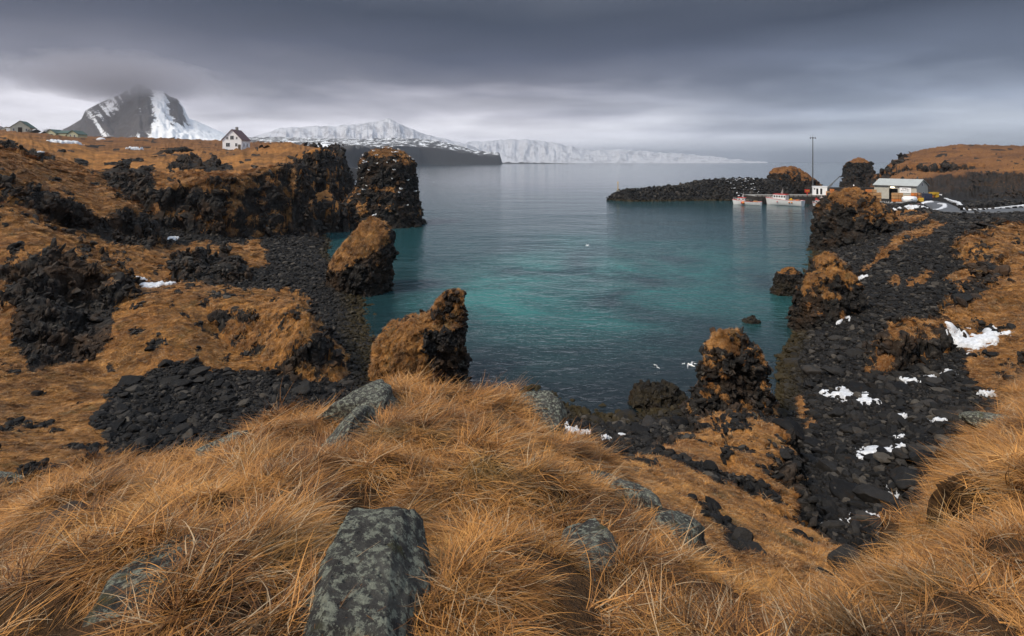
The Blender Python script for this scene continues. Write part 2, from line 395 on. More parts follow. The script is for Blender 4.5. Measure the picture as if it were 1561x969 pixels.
# bare rock and stones
bare = inpoly([(20,402),(90,384),(176,414),(186,460),(160,530),(110,562),(34,566),(12,500)], 10, 30)*(Yn > 24)*(Yn < 42)
bare = np.maximum(bare, inpoly([(38,284),(80,296),(150,328),(228,322),(232,380),(190,372),(150,362),(90,335),(40,318)], 6, 12)*(Yn > 52)*(Yn < 75))
bare = np.maximum(bare, inpoly([(255,392),(300,385),(368,388),(375,425),(330,436),(262,425)], 6, 14)*(Yn > 48)*(Yn < 70))
bare = np.maximum(bare, inpoly([(1400,270),(1480,262),(1700,262),(1700,305),(1400,300)], 4, 6)*(Yn > 140)*.62)
bare = np.maximum(bare, inpoly([(252,245),(300,240),(352,247),(345,262),(270,268),(250,258)], 3, 10)*(Yn > 110)*(Yn < 150)*.75)
bare = np.maximum(bare, inpoly([(150,256),(232,252),(236,300),(205,305),(160,290)], 5, 12)*(Yn > 85)*(Yn < 112)*.85)
bare = np.maximum(bare, inpoly([(0,216),(60,232),(60,250),(20,242),(0,236)], 3, 8)*(Yn > 80)*.8)
spots = sstep(.34, .52, fbm(x/1.9+4, y/1.9, z/1.9+2, 3)*np.where(Bn > 3.5, 1.25, 1.0)) * (Bn < 4.5) * (Yn < 60)
spots = np.maximum(spots, sstep(.40, .56, fbm(x/6+4, y/6, z/4+2, 3))*(Yn >= 60))
butt = (Bn > 2.5)*(Bn < 3.5)*(PX > 1040)*(y < 30)
spots = np.maximum(spots, butt*sstep(.05, .35, fbm(x/.9, y/.9, z/.7, 3)))
grass = grass*(1 - bare)*(1 - .8*spots)
grass = np.maximum(grass, (Bn > 4.5)*sstep(.35, .6, nz + .1*n2)*1.0)
stone = (1 - np.clip(grass*1.5, 0, 1))*sstep(.72, .86, nz)*(1 - bare)
weed = sstep(1.3, .2, z + .5*n2)*sstep(-3, -.5, z)
wet = sstep(.9, .1, z + .2*n2)
weed = weed*sstep(700, 780, PX)*sstep(70, 40, Yn)*.9 + .25*weed
lichen = sstep(0.0, .5, n1)*sstep(60, 10, Yn)*.5 + .55*inpoly([(395,262),(470,250),(470,360),(400,360)], 8, 20) + .3*inpoly([(296,280),(360,272),(360,345),(300,340)], 8, 20)
SNOW = [(1490,520,34,14,1),(1296,605,26,20,1),(1322,618,14,8,.9),(1338,692,26,20,1),(1382,733,16,9,1),(1265,806,10,7,.9),(1312,797,22,7,.85),(1310,428,9,16,.9),(1300,452,8,14,.8),
        (1278,492,14,4,.7),(1372,673,8,4,.8),(1385,583,10,7,.7),(1418,580,6,7,.7),(1370,640,9,5,.7),(1432,645,9,5,.8),(1448,573,7,6,.8),(1506,606,9,6,1),(1550,712,5,4,.7),(1362,756,12,5,.8),
        (852,646,10,12,1),(872,660,14,7,1),(893,664,8,10,.9),(924,672,6,4,.7),(948,668,6,5,.7),(236,438,24,9,1),(210,426,8,5,.8),(258,366,9,4,1),(100,218,15,1.2,.8),(60,234,4,3,.9),(205,228,8,1.2,.5),(400,226,10,1.5,.8),
        (1390,316,14,4,1),(1385,306,9,3,.7)]
# the relief of rock faces and of tussocky turf
rd_ = np.full_like(x, 1e9)
for a_, b_ in zip(ROAD[:-1], ROAD[1:]):
    ex, ey = b_[0]-a_[0], b_[1]-a_[1]; t_ = np.clip(((x-a_[0])*ex + (y-a_[1])*ey)/(ex*ex+ey*ey), 0, 1)
    rd_ = np.minimum(rd_, np.hypot(x-a_[0]-ex*t_, y-a_[1]-ey*t_))
clear = (rd_ < 3.4) | (sdf(x, y, [S(*p) for p in yard]) < 1)
rockm = np.clip(1 - grass, 0, 1)*np.maximum(sstep(.93, .7, nz), np.clip(bare*1.2 + butt*.8, 0, 1)*sstep(-.35, .1, n1 + .2))
foot = (PY > 0)
rockm = np.where(clear, 0, rockm)
m = rockm > .02
d1 = np.zeros_like(x)
for sc_, w_ in ((.9, sstep(80, 35, y)), (2.4, sstep(25, 60, y)*sstep(320, 150, y)), (7., sstep(120, 220, y))):
    mm = m & (w_ > .01)
    if mm.any():
        wv = .35*perlin(x[mm]/sc_*.8, y[mm]/sc_*.8, z[mm]/sc_*.8)
        f1, f2, rv = voro(x[mm]/sc_ + wv, y[mm]/sc_, z[mm]/sc_*.75 + wv)
        d1[mm] += w_[mm]*sc_*((rv - .5)*.75 + .25*np.minimum(f2 - f1, .25))
disp = rockm*(d1 + .10*np.minimum(y*.03, 2)*n2 + np.minimum(y*.02, 3.)*.35*n1)
hum = (1 - rockm)*(Bn < 4.5)*(.25*n1 + .10*n2)*np.clip(z*.5, 0, 1)*np.clip(y/40, .4, 2.5)*np.clip(grass+.15, 0, 1)
near = (Bn > 4.5)
humn = near*(.20*fbm(x/1.0, y/1.0, z*0, 3) + .05*fbm(x/.35+5, y/.35, z*0, 2))*sstep(.5, 1.5, y)
P = P + N*(disp + humn)[..., None].astype(np.float32)
P[..., 2] += hum
print('terrain arrays', time.time()-T0)
terrain = grid_mesh('terrain', P, M_ground, attrs=dict(grass=grass, stone=stone, weed=weed, wet=wet, lichen=lichen, soil=near*1.0, brown=sstep(130, 210, y)))
tag(terrain, 'grassy cliff top, cove walls and stony shore around the bay', 'terrain', kind='structure')
TN = grid_normals(P)
TA = np.linalg.norm(np.cross(np.gradient(P, axis=1), np.gradient(P, axis=0)), axis=-1)
print('terrain', time.time()-T0)
def ground_z(X_, Y_):
    """height of the terrain at a world point"""
    px = X_/Y_*F + CX; j = int(np.clip(round((px - PXS[0])/1.5), 0, NC-1))
    return float(np.interp(Y_, P[:, j, 1], P[:, j, 2]))
# ------------------------------------------------------------------ free-standing rocks
SCAT = []      # (positions, normals, areas, grass, px distance) of rock things, for the turf and rubble on them
def stack(name, rows, Y, depth, label, cat, cell=1.2, group=None, gr=.5, zb=-1.5, NTh=300, NV=220, lich=.3, amp=1.0, sq=2.6, gn=.22, lean=0.0, weedy=0., grasspoly=None, seed=0):
    """rows: (py, left px, right px) of its outline, top first, at distance Y"""
    rows = sorted(rows)
    py = np.array([r[0] for r in rows], float)
    zz = H - (py - HZ)/F*Y
    L = (np.array([r[1] for r in rows], float) - CX)/F*Y; R = (np.array([r[2] for r in rows], float) - CX)/F*Y
    if zz[-1] > zb:
        zz = np.append(zz, zb); L = np.append(L, L[-1]); R = np.append(R, R[-1])
    zt = zz[0]
    # spread rows evenly along the outline
    fine = np.linspace(zt, zz[-1], 600); Lf = np.interp(-fine, -zz, L); Rf = np.interp(-fine, -zz, R)
    c, a = (Lf+Rf)/2, (Rf-Lf)/2
    arc = np.concatenate([[0], np.cumsum(np.hypot(np.diff(fine), np.maximum(np.abs(np.diff(Lf)), np.abs(np.diff(Rf)))))])
    ncap = NV//6
    s = np.linspace(0, arc[-1], NV - ncap)
    zv = np.interp(s, arc, fine); cv = np.interp(s, arc, c); av = np.interp(s, arc, a)
    # rounded lid
    tcap = np.linspace(0, 1, ncap, endpoint=False)
    av = np.concatenate([av[0]*tcap, av]); cv = np.concatenate([np.full(ncap, cv[0]), cv])
    zv = np.concatenate([zt + .12*av[ncap]*(1 - tcap**2), zv])
    th = np.linspace(0, 2*math.pi, NTh, endpoint=False)
    ct, st = np.cos(th), np.sin(th)
    rr = (np.abs(ct)**sq + np.abs(st)**sq)**(-1/sq)
    x = cv[:, None] + av[:, None]*(rr*ct)[None]
    b = av/av.max()*depth*.5
    b = b*.5 + .5*depth*.5*sstep(0, 1, av/av.max())
    y = Y + b[:, None]*(rr*st)[None] + lean*(zv[:, None])
    z = np.repeat(zv[:, None], NTh, 1)
    Q = np.stack([x, y, z], -1).astype(np.float32)[:, ::-1]
    n = grid_normals(Q, True)
    if (n[NV//2, :, :2]*(Q[NV//2, :, :2] - Q[NV//2, :, :2].mean(0))).sum() < 0: n = -n
    x, y, z = Q[..., 0] + seed*17.3, Q[..., 1], Q[..., 2]
    nz = n[..., 2]
    wv = .4*perlin(x/cell*.7, y/cell*.7, z/cell*.7)
    f1, f2, rv = voro(x/cell + wv, y/cell, z/cell*.62 + wv)
    f1b, f2b, rvb = voro(x/cell*2.3 + wv, y/cell*2.3, z/cell*1.9)
    n1 = fbm(x/cell/3, y/cell/3, z/cell/3.5, 3); n2 = fbm(x/cell*.9, y/cell*.9, z/cell*.9, 3)
    n3 = fbm(x/cell*3.1, y/cell*3.1, z/cell*2.6, 3)
    g = sstep(.52, .70, nz + gn*n1 + 1.2*gn*n2 + .8*gn*n3 + (gr-.5)*.9)
    g *= sstep(.8, 2.5, z)
    if grasspoly is not None:
        qx = (Q[..., 0])/Q[..., 1]*F + CX; qy = HZ + (H - z)*F/Q[..., 1]
        g = np.maximum(g*.6, (1 - sstep(-5, 5, sdf(qx + 7*n2, qy + 7*n1, grasspoly)))*(n[..., 1] < .3))
    edge = sstep(0, .5, (np.arange(NV)/ncap))[:, None]
    dsp = amp*cell*((1 - .55*g)*((rv-.5)*.55 + .22*np.minimum(f2-f1, .25) + .22*(rvb-.5)) + .22*n1 + .07*n2)*(.25 + .75*edge)
    Q = Q + n*dsp[..., None].astype(np.float32)
    z = Q[..., 2]
    nn = grid_normals(Q, True)
    if (nn[NV//2, :, :2]*n[NV//2, :, :2]).sum() < 0: nn = -nn
    wet = sstep(.8, .1, z + .2*n2); weed = np.clip(weedy + .3*sstep(1.2, .2, z), 0, 1)*sstep(3, .5, z + .4*n2)
    li = np.clip(lich + .5*n1, 0, 1)
    o = grid_mesh(name, Q, M_ground, closed=True, attrs=dict(grass=g, stone=z*0, weed=weed, wet=wet, lichen=li, brown=sstep(100, 200, Q[..., 1])))
    tag(o, label, cat, group)
    ar = np.linalg.norm(np.cross(np.gradient(Q, axis=1), np.gradient(Q, axis=0)), axis=-1)
    SCAT.append((Q.reshape(-1, 3), nn.reshape(-1, 3), ar.reshape(-1), g.reshape(-1)))
    return o
GS = 'rock stacks standing in the bay'
stackA = stack('sea_stack', [(227,578,598),(231,566,612),(239,557,624),(250,550,630),(283,547,633),(296,536,635),(310,526,637),(335,521,642),(349,519,649)], 130, 17,
      'massive flat-topped dark sea stack dotted with white seabirds, beside the left cliffs', 'sea stack', 1.7, GS, gr=.56, gn=.32, lich=.55, seed=1, amp=.9, NTh=420, NV=300)
stackB = stack('sea_stack', [(333,564,572),(340,553,590),(350,545,596),(365,531,598),(385,514,598),(400,507,597),(430,505,594),(453,503,592)], 63.5, 6,
      'leaning wedge-shaped rock with orange grass on its sloping left back, on the pebble beach', 'sea stack', .9, GS, gr=.75, lich=.3, seed=2,
      grasspoly=[(560,328),(585,335),(592,352),(588,372),(560,382),(540,400),(500,412),(500,390),(530,360)])
stackC = stack('sea_stack', [(443,680,698),(448,672,702),(462,664,703),(476,655,703),(486,640,703),(491,600,703),(505,583,704),(530,571,705),(590,566,708)], 37.5, 4.5,
      'craggy rock with a grassy left shoulder and a knobbly right spire beyond the central bluff', 'sea stack', .62, GS, gr=.62, gn=.4, amp=1.6, lich=.75, seed=3, NTh=420, NV=300,
      grasspoly=[(598,488),(640,486),(668,455),(672,470),(640,505),(645,540),(668,590),(560,600),(566,530)])
stackD = stack('sea_stack', [(506,1110,1124),(514,1097,1136),(530,1084,1148),(545,1077,1156),(565,1072,1158),(590,1068,1162),(610,1060,1170),(640,1048,1186),(680,1030,1200)], 29.8, 4.5,
      'rounded rocky spire patched with orange turf at the end of the right-hand ridge', 'sea stack', .6, GS, gr=.30, gn=.6, amp=1.7, lich=.3, seed=4, NTh=420, NV=300)
stack('sea_stack', [(289,1292,1308),(295,1269,1316),(306,1261,1330),(318,1256,1344),(335,1251,1360),(360,1248,1370),(392,1246,1374)], 91, 12,
      'broad dark cliff block with a brown turf top in front of the harbour warehouse', 'sea stack', 1.4, GS, amp=1.3, gn=.35, gr=.5, lich=.35, seed=5)
stack('sea_stack', [(387,1257,1264),(395,1249,1276),(420,1236,1295),(445,1227,1303),(480,1217,1303),(522,1212,1296)], 48, 5,
      'pointed rock with a brown grassy right flank at the right edge of the water', 'sea stack', .8, GS, amp=1.4, gn=.4, gr=.6, lich=.55, seed=6)
stack('sea_rock', [(408,1199,1211),(416,1188,1221),(435,1181,1225),(453,1176,1227)], 62, 2.6,
      'small mossy dark rock standing in the shallows left of the pointed grassy rock', 'rock', .5, None, gr=.4, lich=.1, weedy=.6, seed=7, NTh=200, NV=140)
stack('sea_stack', [(243,1303,1316),(248,1295,1323),(262,1291,1327),(276,1289,1331),(286,1286,1337)], 310, 17,
      'distant steep-sided rock stack standing in open sea behind the warehouse', 'sea stack', 3.0, GS, gr=.35, lich=.3, seed=8, NTh=240, NV=180)
stack('grassy_islet', [(255,1190,1208),(258,1181,1220),(264,1175,1228),(275,1172,1241),(288,1171,1252),(301,1170,1262)], 228, 14,
      'humped brown grassy rock where the breakwater meets the harbour', 'islet', 2.4, None, gr=.62, lich=.1, seed=9, NTh=260, NV=180)
stack('skerry', [(582,985,1004),(590,972,1025),(602,962,1040),(620,957,1052),(640,954,1058)], 34, 3.0,
      'low black weedy skerry in the shallows left of the rocky spire', 'rock', .55, None, gr=-.6, lich=.1, weedy=.7, seed=10, NTh=220, NV=140)
stack('skerry', [(484,1140,1150),(489,1133,1155),(500,1128,1158)], 51, 1.4,
      'tiny flat dark rock awash in the water left of the pointed grassy rock', 'rock', .35, None, gr=-.6, lich=.0, weedy=.5, seed=11, NTh=120, NV=80, zb=-.8)
print('stacks', time.time()-T0)
# ------------------------------------------------------------------ sea
M_sea, n, b = new_mat('sea_water', .10)
pos = n.add('ShaderNodeNewGeometry').outputs['Position']
sx = n.add('ShaderNodeSeparateXYZ'); n.inp(sx, 0, pos)
flatp = n.mapping(pos, (1, 1, 0))
near_ = n.ramp(n.math('DIVIDE', sx.outputs[1], 400.0), [(.08, (.005, .009, .011)), (.13, (.010, .028, .033)), (.25, (.014, .052, .060)), (.55, (.014, .044, .054)), (1, (.014, .034, .044))])
pt = n.noise(flatp, .055, 4, .6, .6)
def blob(cx, cy, rx, ry):
    mp = n.add('ShaderNodeVectorMath', operation='SUBTRACT'); n.inp(mp, 0, flatp); mp.inputs[1].default_value = (cx, cy, 0)
    ms = n.add('ShaderNodeVectorMath', operation='MULTIPLY'); n.inp(ms, 0, mp.outputs[0]); ms.inputs[1].default_value = (1/rx, 1/ry, 0)
    ln = n.add('ShaderNodeVectorMath', operation='LENGTH'); n.inp(ln, 0, ms.outputs[0])
    return n.math('SUBTRACT', 1.0, ln.outputs['Value'], clamp=True)
sand = n.math('ADD', blob(4, 64, 18, 28), blob(20, 82, 36, 42)); sand = n.math('ADD', sand, n.math('MULTIPLY', blob(-4, 60, 10, 12), 1.0))
sand = n.math('MULTIPLY', sand, n.ramp(pt, [(.38, .0), (.62, 1.0)]), clamp=True)
wc = n.mix(sand, near_, (.026, .128, .122))
n.inp(b, 'Base Color', wc)
b.inputs['IOR'].default_value = 1.33
w1 = n.noise(n.mapping(flatp, (.55, 1.0, 1), (0, 0, .25)), 1.7, 3, .55, .3)
w2 = n.noise(n.mapping(flatp, (.5, 1.0, 1), (0, 0, -.35)), .42, 3, .5, .4)
w3 = n.noise(n.mapping(flatp, (.35, 1.0, 1), (0, 0, .1)), .06, 3, .5)
hh = n.math('ADD', n.math('MULTIPLY', w1, .34), n.math('MULTIPLY', w2, .75)); hh = n.math('ADD', hh, n.math('MULTIPLY', w3, 2.2))
hh = n.math('MULTIPLY', hh, n.ramp(n.math('DIVIDE', sx.outputs[1], 400.0), [(.12, 1.0), (.45, .55), (1, .28)]))
n.inp(b, 'Normal', n.bump(hh, .85, .42))
SX = np.array([-16000, 16000.]); 
xs = np.linspace(-1, 1, 41)**3*22000; ys = -60 + np.linspace(0, 1, 60)**3*24000
G = np.stack(np.meshgrid(xs, ys) + [np.zeros((60, 41))], -1)
sea = grid_mesh('sea', G, M_sea); tag(sea, 'calm teal bay water rippled by the wind', 'water', kind='structure')

# ------------------------------------------------------------------ far land
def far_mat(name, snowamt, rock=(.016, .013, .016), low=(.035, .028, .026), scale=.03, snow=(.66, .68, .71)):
    m, n, b = new_mat(name, .9)
    pos = n.add('ShaderNodeNewGeometry').outputs['Position']
    s = n.add('ShaderNodeNewGeometry')
    f = n.math('ADD', n.math('MULTIPLY', n.noise(pos, scale*1.1, 8, .72), .55), n.math('MULTIPLY', n.noise(n.mapping(pos, (1, 1, .45)), scale*3.6, 6, .75), .45))
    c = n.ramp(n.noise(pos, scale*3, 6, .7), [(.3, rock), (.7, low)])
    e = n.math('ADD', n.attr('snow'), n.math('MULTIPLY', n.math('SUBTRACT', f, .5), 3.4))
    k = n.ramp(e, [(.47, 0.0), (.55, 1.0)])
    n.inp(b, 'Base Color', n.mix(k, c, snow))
    n.inp(b, 'Normal', n.bump(f, .6, 1/scale*.12))
    return m
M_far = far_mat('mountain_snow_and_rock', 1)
M_far2 = far_mat('headland_snow_and_lava', 1, (.016, .016, .018), (.035, .030, .028), .035)
M_far3 = far_mat('distant_haze_paled_rock', 1, (.24, .25, .28), (.28, .28, .31), .008, (.44, .45, .49))  # rock paled as by haze, snow greyed as by cloud shade, in the colours
# Snowy pyramid mountain behind the houses
Ym = 2300.
prof = np.array([(40,214),(70,205),(95,197),(106,192),(124,181),(130,168),(150,157),(170,148),(183,143),(198,134),(211,126),(222,133),(237,137),(250,139),(258,146),(270,150),(280,163),(288,180),(300,184),(320,193),(345,204),(380,213),(420,220)], float)
NXm, NYm = 420, 260
u = np.linspace(40, 420, NXm); v = np.linspace(-1, 1, NYm)
hx = np.interp(u, prof[:, 0], prof[:, 1]); hx = (HZ - hx)/F*Ym + H
U, V = np.meshgrid(u, v); HXX = np.repeat(hx[None], NYm, 0)
hmax = hx.max()
Xm = (U - CX)/F*Ym; Yd = Ym + V*700
# ridge towards the viewer: height falls off from the crest, fluted by gullies
fl = fbm(Xm/130, Yd/700, HXX*0+2, 4); rid = 1 - np.abs(fbm(Xm/260+3, Yd/500, HXX*0, 3))
fall = np.abs(V)**.95
sh = np.clip(1 - fall*1.15, 0, 1)
Zm = (HXX - 20)*(sh**(1.15)) + 20 + (fl*26 + (rid-.7)*34)*np.clip(sh*(1-sh)*4, 0, 1)*np.clip((HXX-60)/200, 0, 1)
q = 16 + (HXX-16)*.62
cliffband = sstep(.50, .44, sh + .05*fl)*sstep(.25, .44, sh)
Zm += 16*fbm(Xm/60, Yd/60, Zm/60, 3)*np.clip(sh*(1-sh)*4, 0, 1)*np.clip((HXX-60)/200, 0, 1)
Pm = np.stack([(U - CX)/F*Yd, Yd, Zm], -1)
PXm = U; hrel = Zm/hmax; strk = fbm(Xm/26 + Zm/40, Yd/300, Zm/260, 3)
sn = .12 + .36*strk + .15*fl + .24*sstep(.5, .28, hrel)*sstep(150, 185, PXm)
sn = sn + .5*sstep(-.1, .2, strk)*np.exp(-(((PXm-156 - 70*(hrel-.5))/15)**2))*sstep(.2, .35, hrel)       # streaks on the left slope
sn = sn + .75*sstep(222, 236, PXm + 22*(.5-hrel)*0 - 10*fl)                                     # the white right flank
sn = sn - .9*np.exp(-(((PXm - (262 + 34*(.82-hrel)))/(8 + 5*hrel))**2))*sstep(.40, .52, hrel)      # dark crag on the right shoulder
sn = sn - .5*np.exp(-(((PXm-212)/10)**2))*sstep(.62, .8, hrel)                                   # summit crag
sn = sn - .45*np.exp(-(((PXm-215)/26)**2) - ((hrel-.47)/.12)**2)
sn = sn + .22*np.exp(-(((PXm-205)/26)**2) - ((hrel-.27)/.05)**2)
sn = sn - .15*sstep(.20, .05, hrel)*sstep(230, 190, PXm)
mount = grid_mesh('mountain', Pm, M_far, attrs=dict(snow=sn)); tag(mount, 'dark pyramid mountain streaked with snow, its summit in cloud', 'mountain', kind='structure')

def range_(name, prof, Y, dep, seed, snow0, mat, label, base=0., rough=1., pw=1.0, front=0.5):
    p = np.array(prof, float); u = np.linspace(p[0, 0], p[-1, 0], 500)
    hx = (HZ - np.interp(u, p[:, 0], p[:, 1]) + 1.6*fbm(u/14, u*0+seed, u*0, 4))/F*Y + H
    v = np.linspace(-1, 1, 90); U, V = np.meshgrid(u, v); X = (U-CX)/F*Y; YY = Y + dep*V
    sh = np.clip(1 - np.abs(V)**1.2, 0, 1)**pw
    hx = hx[None]*np.ones_like(U)
    fl = fbm(X/(dep*.10), YY/(dep*.7), X*0+seed, 4)
    Zr = base + (hx-base)*sh + rough*fl*(hx-base)*.16*np.clip(sh*(1-sh)*4, 0, 1) - (np.abs(V) >= .999)*30
    sn = snow0 + .35*fbm(X/(dep*.045) + YY/(dep*.2), YY/(dep*.25), X*0+seed+5, 4)
    o = grid_mesh(name, np.stack([(U-CX)/F*YY, YY, Zr], -1), mat, attrs=dict(snow=sn)); tag(o, label, 'mountains', kind='structure'); return o
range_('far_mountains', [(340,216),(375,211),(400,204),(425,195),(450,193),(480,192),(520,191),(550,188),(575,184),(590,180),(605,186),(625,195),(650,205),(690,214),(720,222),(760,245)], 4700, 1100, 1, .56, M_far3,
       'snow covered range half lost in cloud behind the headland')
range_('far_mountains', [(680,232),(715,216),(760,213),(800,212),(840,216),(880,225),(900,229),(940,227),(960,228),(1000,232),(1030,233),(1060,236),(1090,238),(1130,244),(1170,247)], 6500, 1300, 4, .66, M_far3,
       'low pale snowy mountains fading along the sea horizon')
range_('hills', [(-300,180),(-100,186),(0,192),(20,196),(60,206),(100,213)], 1400, 400, 8, .18, M_far2, 'low dark hills behind the houses on the left')
# lava field and the dark headland with its sea cliff
NXl, NYl = 900, 160
u = np.linspace(-320, 768, NXl); tt = np.linspace(0, 1, NYl)
topp = np.interp(u, [-320,200,260,330,420,500,560,600,640,680,715,722,740,768], [216,214,211,210,209,211,212,210,211,217,226,229,231,233])
Yn0 = np.interp(u, [-320,430,540,600,640,768], [520,560,1100,2300,2700,2900]); Yf0 = 3300.
U = np.repeat(u[None], NYl, 0); T = np.repeat(tt[:, None], NXl, 1)
YY = Yn0[None] + (Yf0 - Yn0[None])*T
X = (U-CX)/F*YY
ztop = (HZ - topp[None])/F*np.maximum(YY, 1)*np.interp(T, [0, 1], [.62, 1.0]) + H
cl = sstep(0, .05, T)
rg = fbm(X/70, YY/70, X*0, 4); sea_ = sstep(470, 580, U)
zf = np.where(sea_ > 0, (1-sea_)*14 + sea_*-4, 14)
ZZ = zf*(1-cl) + ztop*cl + rg*7*cl
ZZ = np.where(U > 560, np.minimum(ZZ, ztop+3), ZZ)
snl = .42 + .45*fbm(X/40, YY/120, X*0+2, 4) - .5*sstep(.01, .055, T)*sstep(.12, .06, T)*sea_ - .4*sea_*(T < .07) - .25*sstep(600, 700, U)*sstep(.6, .1, T)
ending = sstep(768, 760, U)
ZZ = ZZ*ending - 6*(1-ending)
head = grid_mesh('headland', np.stack([X, YY, ZZ], -1), M_far2, attrs=dict(snow=snl)); tag(head, 'dark lava headland patched with snow, ending in a sea cliff', 'headland', kind='structure')
u = np.linspace(760, 900, 80); v = np.linspace(0, 1, 8); U, V = np.meshgrid(u, v); YY = 3400 + 500*V; X = (U-CX)/F*YY
ZZ = (6 + 9*fbm(X/60, YY/60, X*0, 3))*np.sin(V*math.pi)**.5*sstep(900, 800, U)*1.2 - 1
o = grid_mesh('low_islands', np.stack([X, YY, ZZ], -1), M_far2, attrs=dict(snow=ZZ*0+.15)); tag(o, 'low dark skerries off the end of the headland', 'skerries', kind='structure')

# ------------------------------------------------------------------ air
bm = bmesh.new(); bmesh.ops.create_cube(bm, size=1)
me = bpy.data.meshes.new('haze'); bm.to_mesh(me); bm.free()
haze = bpy.data.objects.new('haze', me); COL.objects.link(haze); haze.scale = (52000, 27000, 480); haze.location = (0, 12000, 480/2-40)
mh = bpy.data.materials.new('haze_air'); mh.use_nodes = True; mh.node_tree.nodes.clear()
vo = mh.node_tree.nodes.new('ShaderNodeOutputMaterial'); pv = mh.node_tree.nodes.new('ShaderNodeVolumePrincipled')
pv.inputs['Color'].default_value = (.80, .83, .90, 1); pv.inputs['Density'].default_value = .000105; pv.inputs['Anisotropy'].default_value = .6
mh.node_tree.links.new(pv.outputs[0], vo.inputs['Volume']); me.materials.append(mh)
tag(haze, 'thin cold haze over the bay', 'haze', kind='stuff')

# cloud cap on the summit
bm = bmesh.new(); bmesh.ops.create_icosphere(bm, subdivisions=4, radius=1)
for v in bm.verts: v.co *= 1 + .12*math.sin(v.co.x*5 + 1)*math.cos(v.co.y*4)
me = bpy.data.meshes.new('cloud'); bm.to_mesh(me); bm.free()
cloud = bpy.data.objects.new('cloud', me); COL.objects.link(cloud); cloud.location = D(185, 120, 2200); cloud.scale = (430, 380, 115)
mc = bpy.data.materials.new('cloud_vapour'); mc.use_nodes = True; mc.node_tree.nodes.clear(); n = NT(mc)
vo = n.add('ShaderNodeOutputMaterial'); pv = n.add('ShaderNodeVolumePrincipled'); oc = n.add('ShaderNodeTexCoord').outputs['Object']
ln = n.add('ShaderNodeVectorMath', operation='LENGTH'); n.inp(ln, 0, oc)
e = n.math('SUBTRACT', n.math('ADD', n.math('SUBTRACT', 1.0, ln.outputs['Value']), n.math('MULTIPLY', n.noise(n.mapping(oc, (3.2, 2.6, 1.2)), 1.5, 4, .62), 1.0)), .52)
n.inp(pv, 'Density', n.math('MULTIPLY', n.math('MAXIMUM', e, 0.0), .012)); pv.inputs['Color'].default_value = (.62, .60, .66, 1); pv.inputs['Anisotropy'].default_value = .6
n.l.new(pv.outputs[0], vo.inputs['Volume']); me.materials.append(mc); tag(cloud, 'grey cloud wrapped round the summit of the snowy mountain', 'cloud', kind='stuff')

# ------------------------------------------------------------------ light
SUN_EL, SUN_AZ = math.radians(48), math.radians(-125)      # from the left and a little behind
sd = Vector((math.sin(SUN_AZ)*math.cos(SUN_EL), math.cos(SUN_AZ)*math.cos(SUN_EL), math.sin(SUN_EL)))
sl = bpy.data.lights.new('sun', 'SUN'); sl.energy = 1.5; sl.angle = math.radians(7); sl.color = (1, .88, .72)
so = bpy.data.objects.new('sun', sl); COL.objects.link(so); so.rotation_euler = sd.to_track_quat('Z', 'Y').to_euler(); so.location = (0, 0, 60)
Wd = bpy.data.worlds.new('World'); SC.world = Wd; Wd.use_nodes = True
n = NT(Wd); bg = Wd.node_tree.nodes['Background']
sky = n.add('ShaderNodeTexSky', sky_type='NISHITA', sun_disc=False, sun_elevation=SUN_EL, sun_rotation=SUN_AZ)
gen = n.add('ShaderNodeTexCoord').outputs['Generated']
sp = n.add('ShaderNodeSeparateXYZ'); n.inp(sp, 0, gen)
X_, Y_, Z_ = sp.outputs
el = Z_
# cloud deck seen in perspective: project the direction on a layer overhead
den = n.math('ADD', n.math('MAXIMUM', Z_, 0.0), .10)
cv = n.add('ShaderNodeCombineXYZ'); n.inp(cv, 0, n.math('DIVIDE', X_, den)); n.inp(cv, 1, n.math('DIVIDE', Y_, den)); n.inp(cv, 2, 0.0)
c1 = n.noise(cv.outputs[0], .55, 5, .5, .2)
c2 = n.noise(n.mapping(cv.outputs[0], (.35, 1.0, 1)), .9, 5, .55, .3)
az = n.math('DIVIDE', X_, n.math('MAXIMUM', Y_, .05))
# brightness over elevation: pale band low down, dark slate above it, bright overcast again high up
ele = n.math('ADD', el, n.math('MULTIPLY', n.math('SUBTRACT', c1, .5), .17))
base = n.ramp(ele, [(.0, (.60, .59, .62)), (.055, (.50, .49, .525)), (.095, (.24, .235, .265)), (.145, (.068, .069, .090)), (.20, (.024, .028, .046)), (.27, (.009, .013, .025)), (.42, (.06, .066, .08)), (.65, (.31, .36, .43)), (1, (.46, .52, .60))])
# to the right the low sky is a darker blue grey
rt = n.ramp(n.math('ADD', n.math('MULTIPLY', az, .5), .5), [(.50, 0.0), (.82, 1.0)])
lowr = n.ramp(ele, [(.0, (.36, .39, .43)), (.05, (.27, .295, .34)), (.095, (.140, .160, .205)), (.145, (.045, .055, .082)), (.22, (.009, .013, .025)), (.42, (.06, .066, .08)), (.65, (.31, .36, .43)), (1, (.46, .52, .60))])
sc_ = n.mix(rt, base, lowr)
sc_ = n.mix(n.ramp(c2, [(.42, .0), (.70, .30)]), sc_, n.mix(1.0, sc_, (1.9, 1.9, 1.95), 'MULTIPLY'))
cloudy = n.add('ShaderNodeVectorMath', operation='SCALE'); n.inp(cloudy, 0, sc_); cloudy.inputs['Scale'].default_value = 7.4
fin = n.mix(.985, sky.outputs[0], cloudy.outputs[0])
n.inp(bg, 'Color', fin); bg.inputs['Strength'].default_value = .12
SC.view_settings.view_transform = 'Standard'; SC.view_settings.look = 'None'; SC.view_settings.exposure = 1.4; SC.view_settings.gamma = 1
SC.cycles.volume_max_steps = 64; SC.cycles.max_bounces = 6; SC.cycles.diffuse_bounces = 3; SC.cycles.glossy_bounces = 3; SC.cycles.volume_bounces = 1
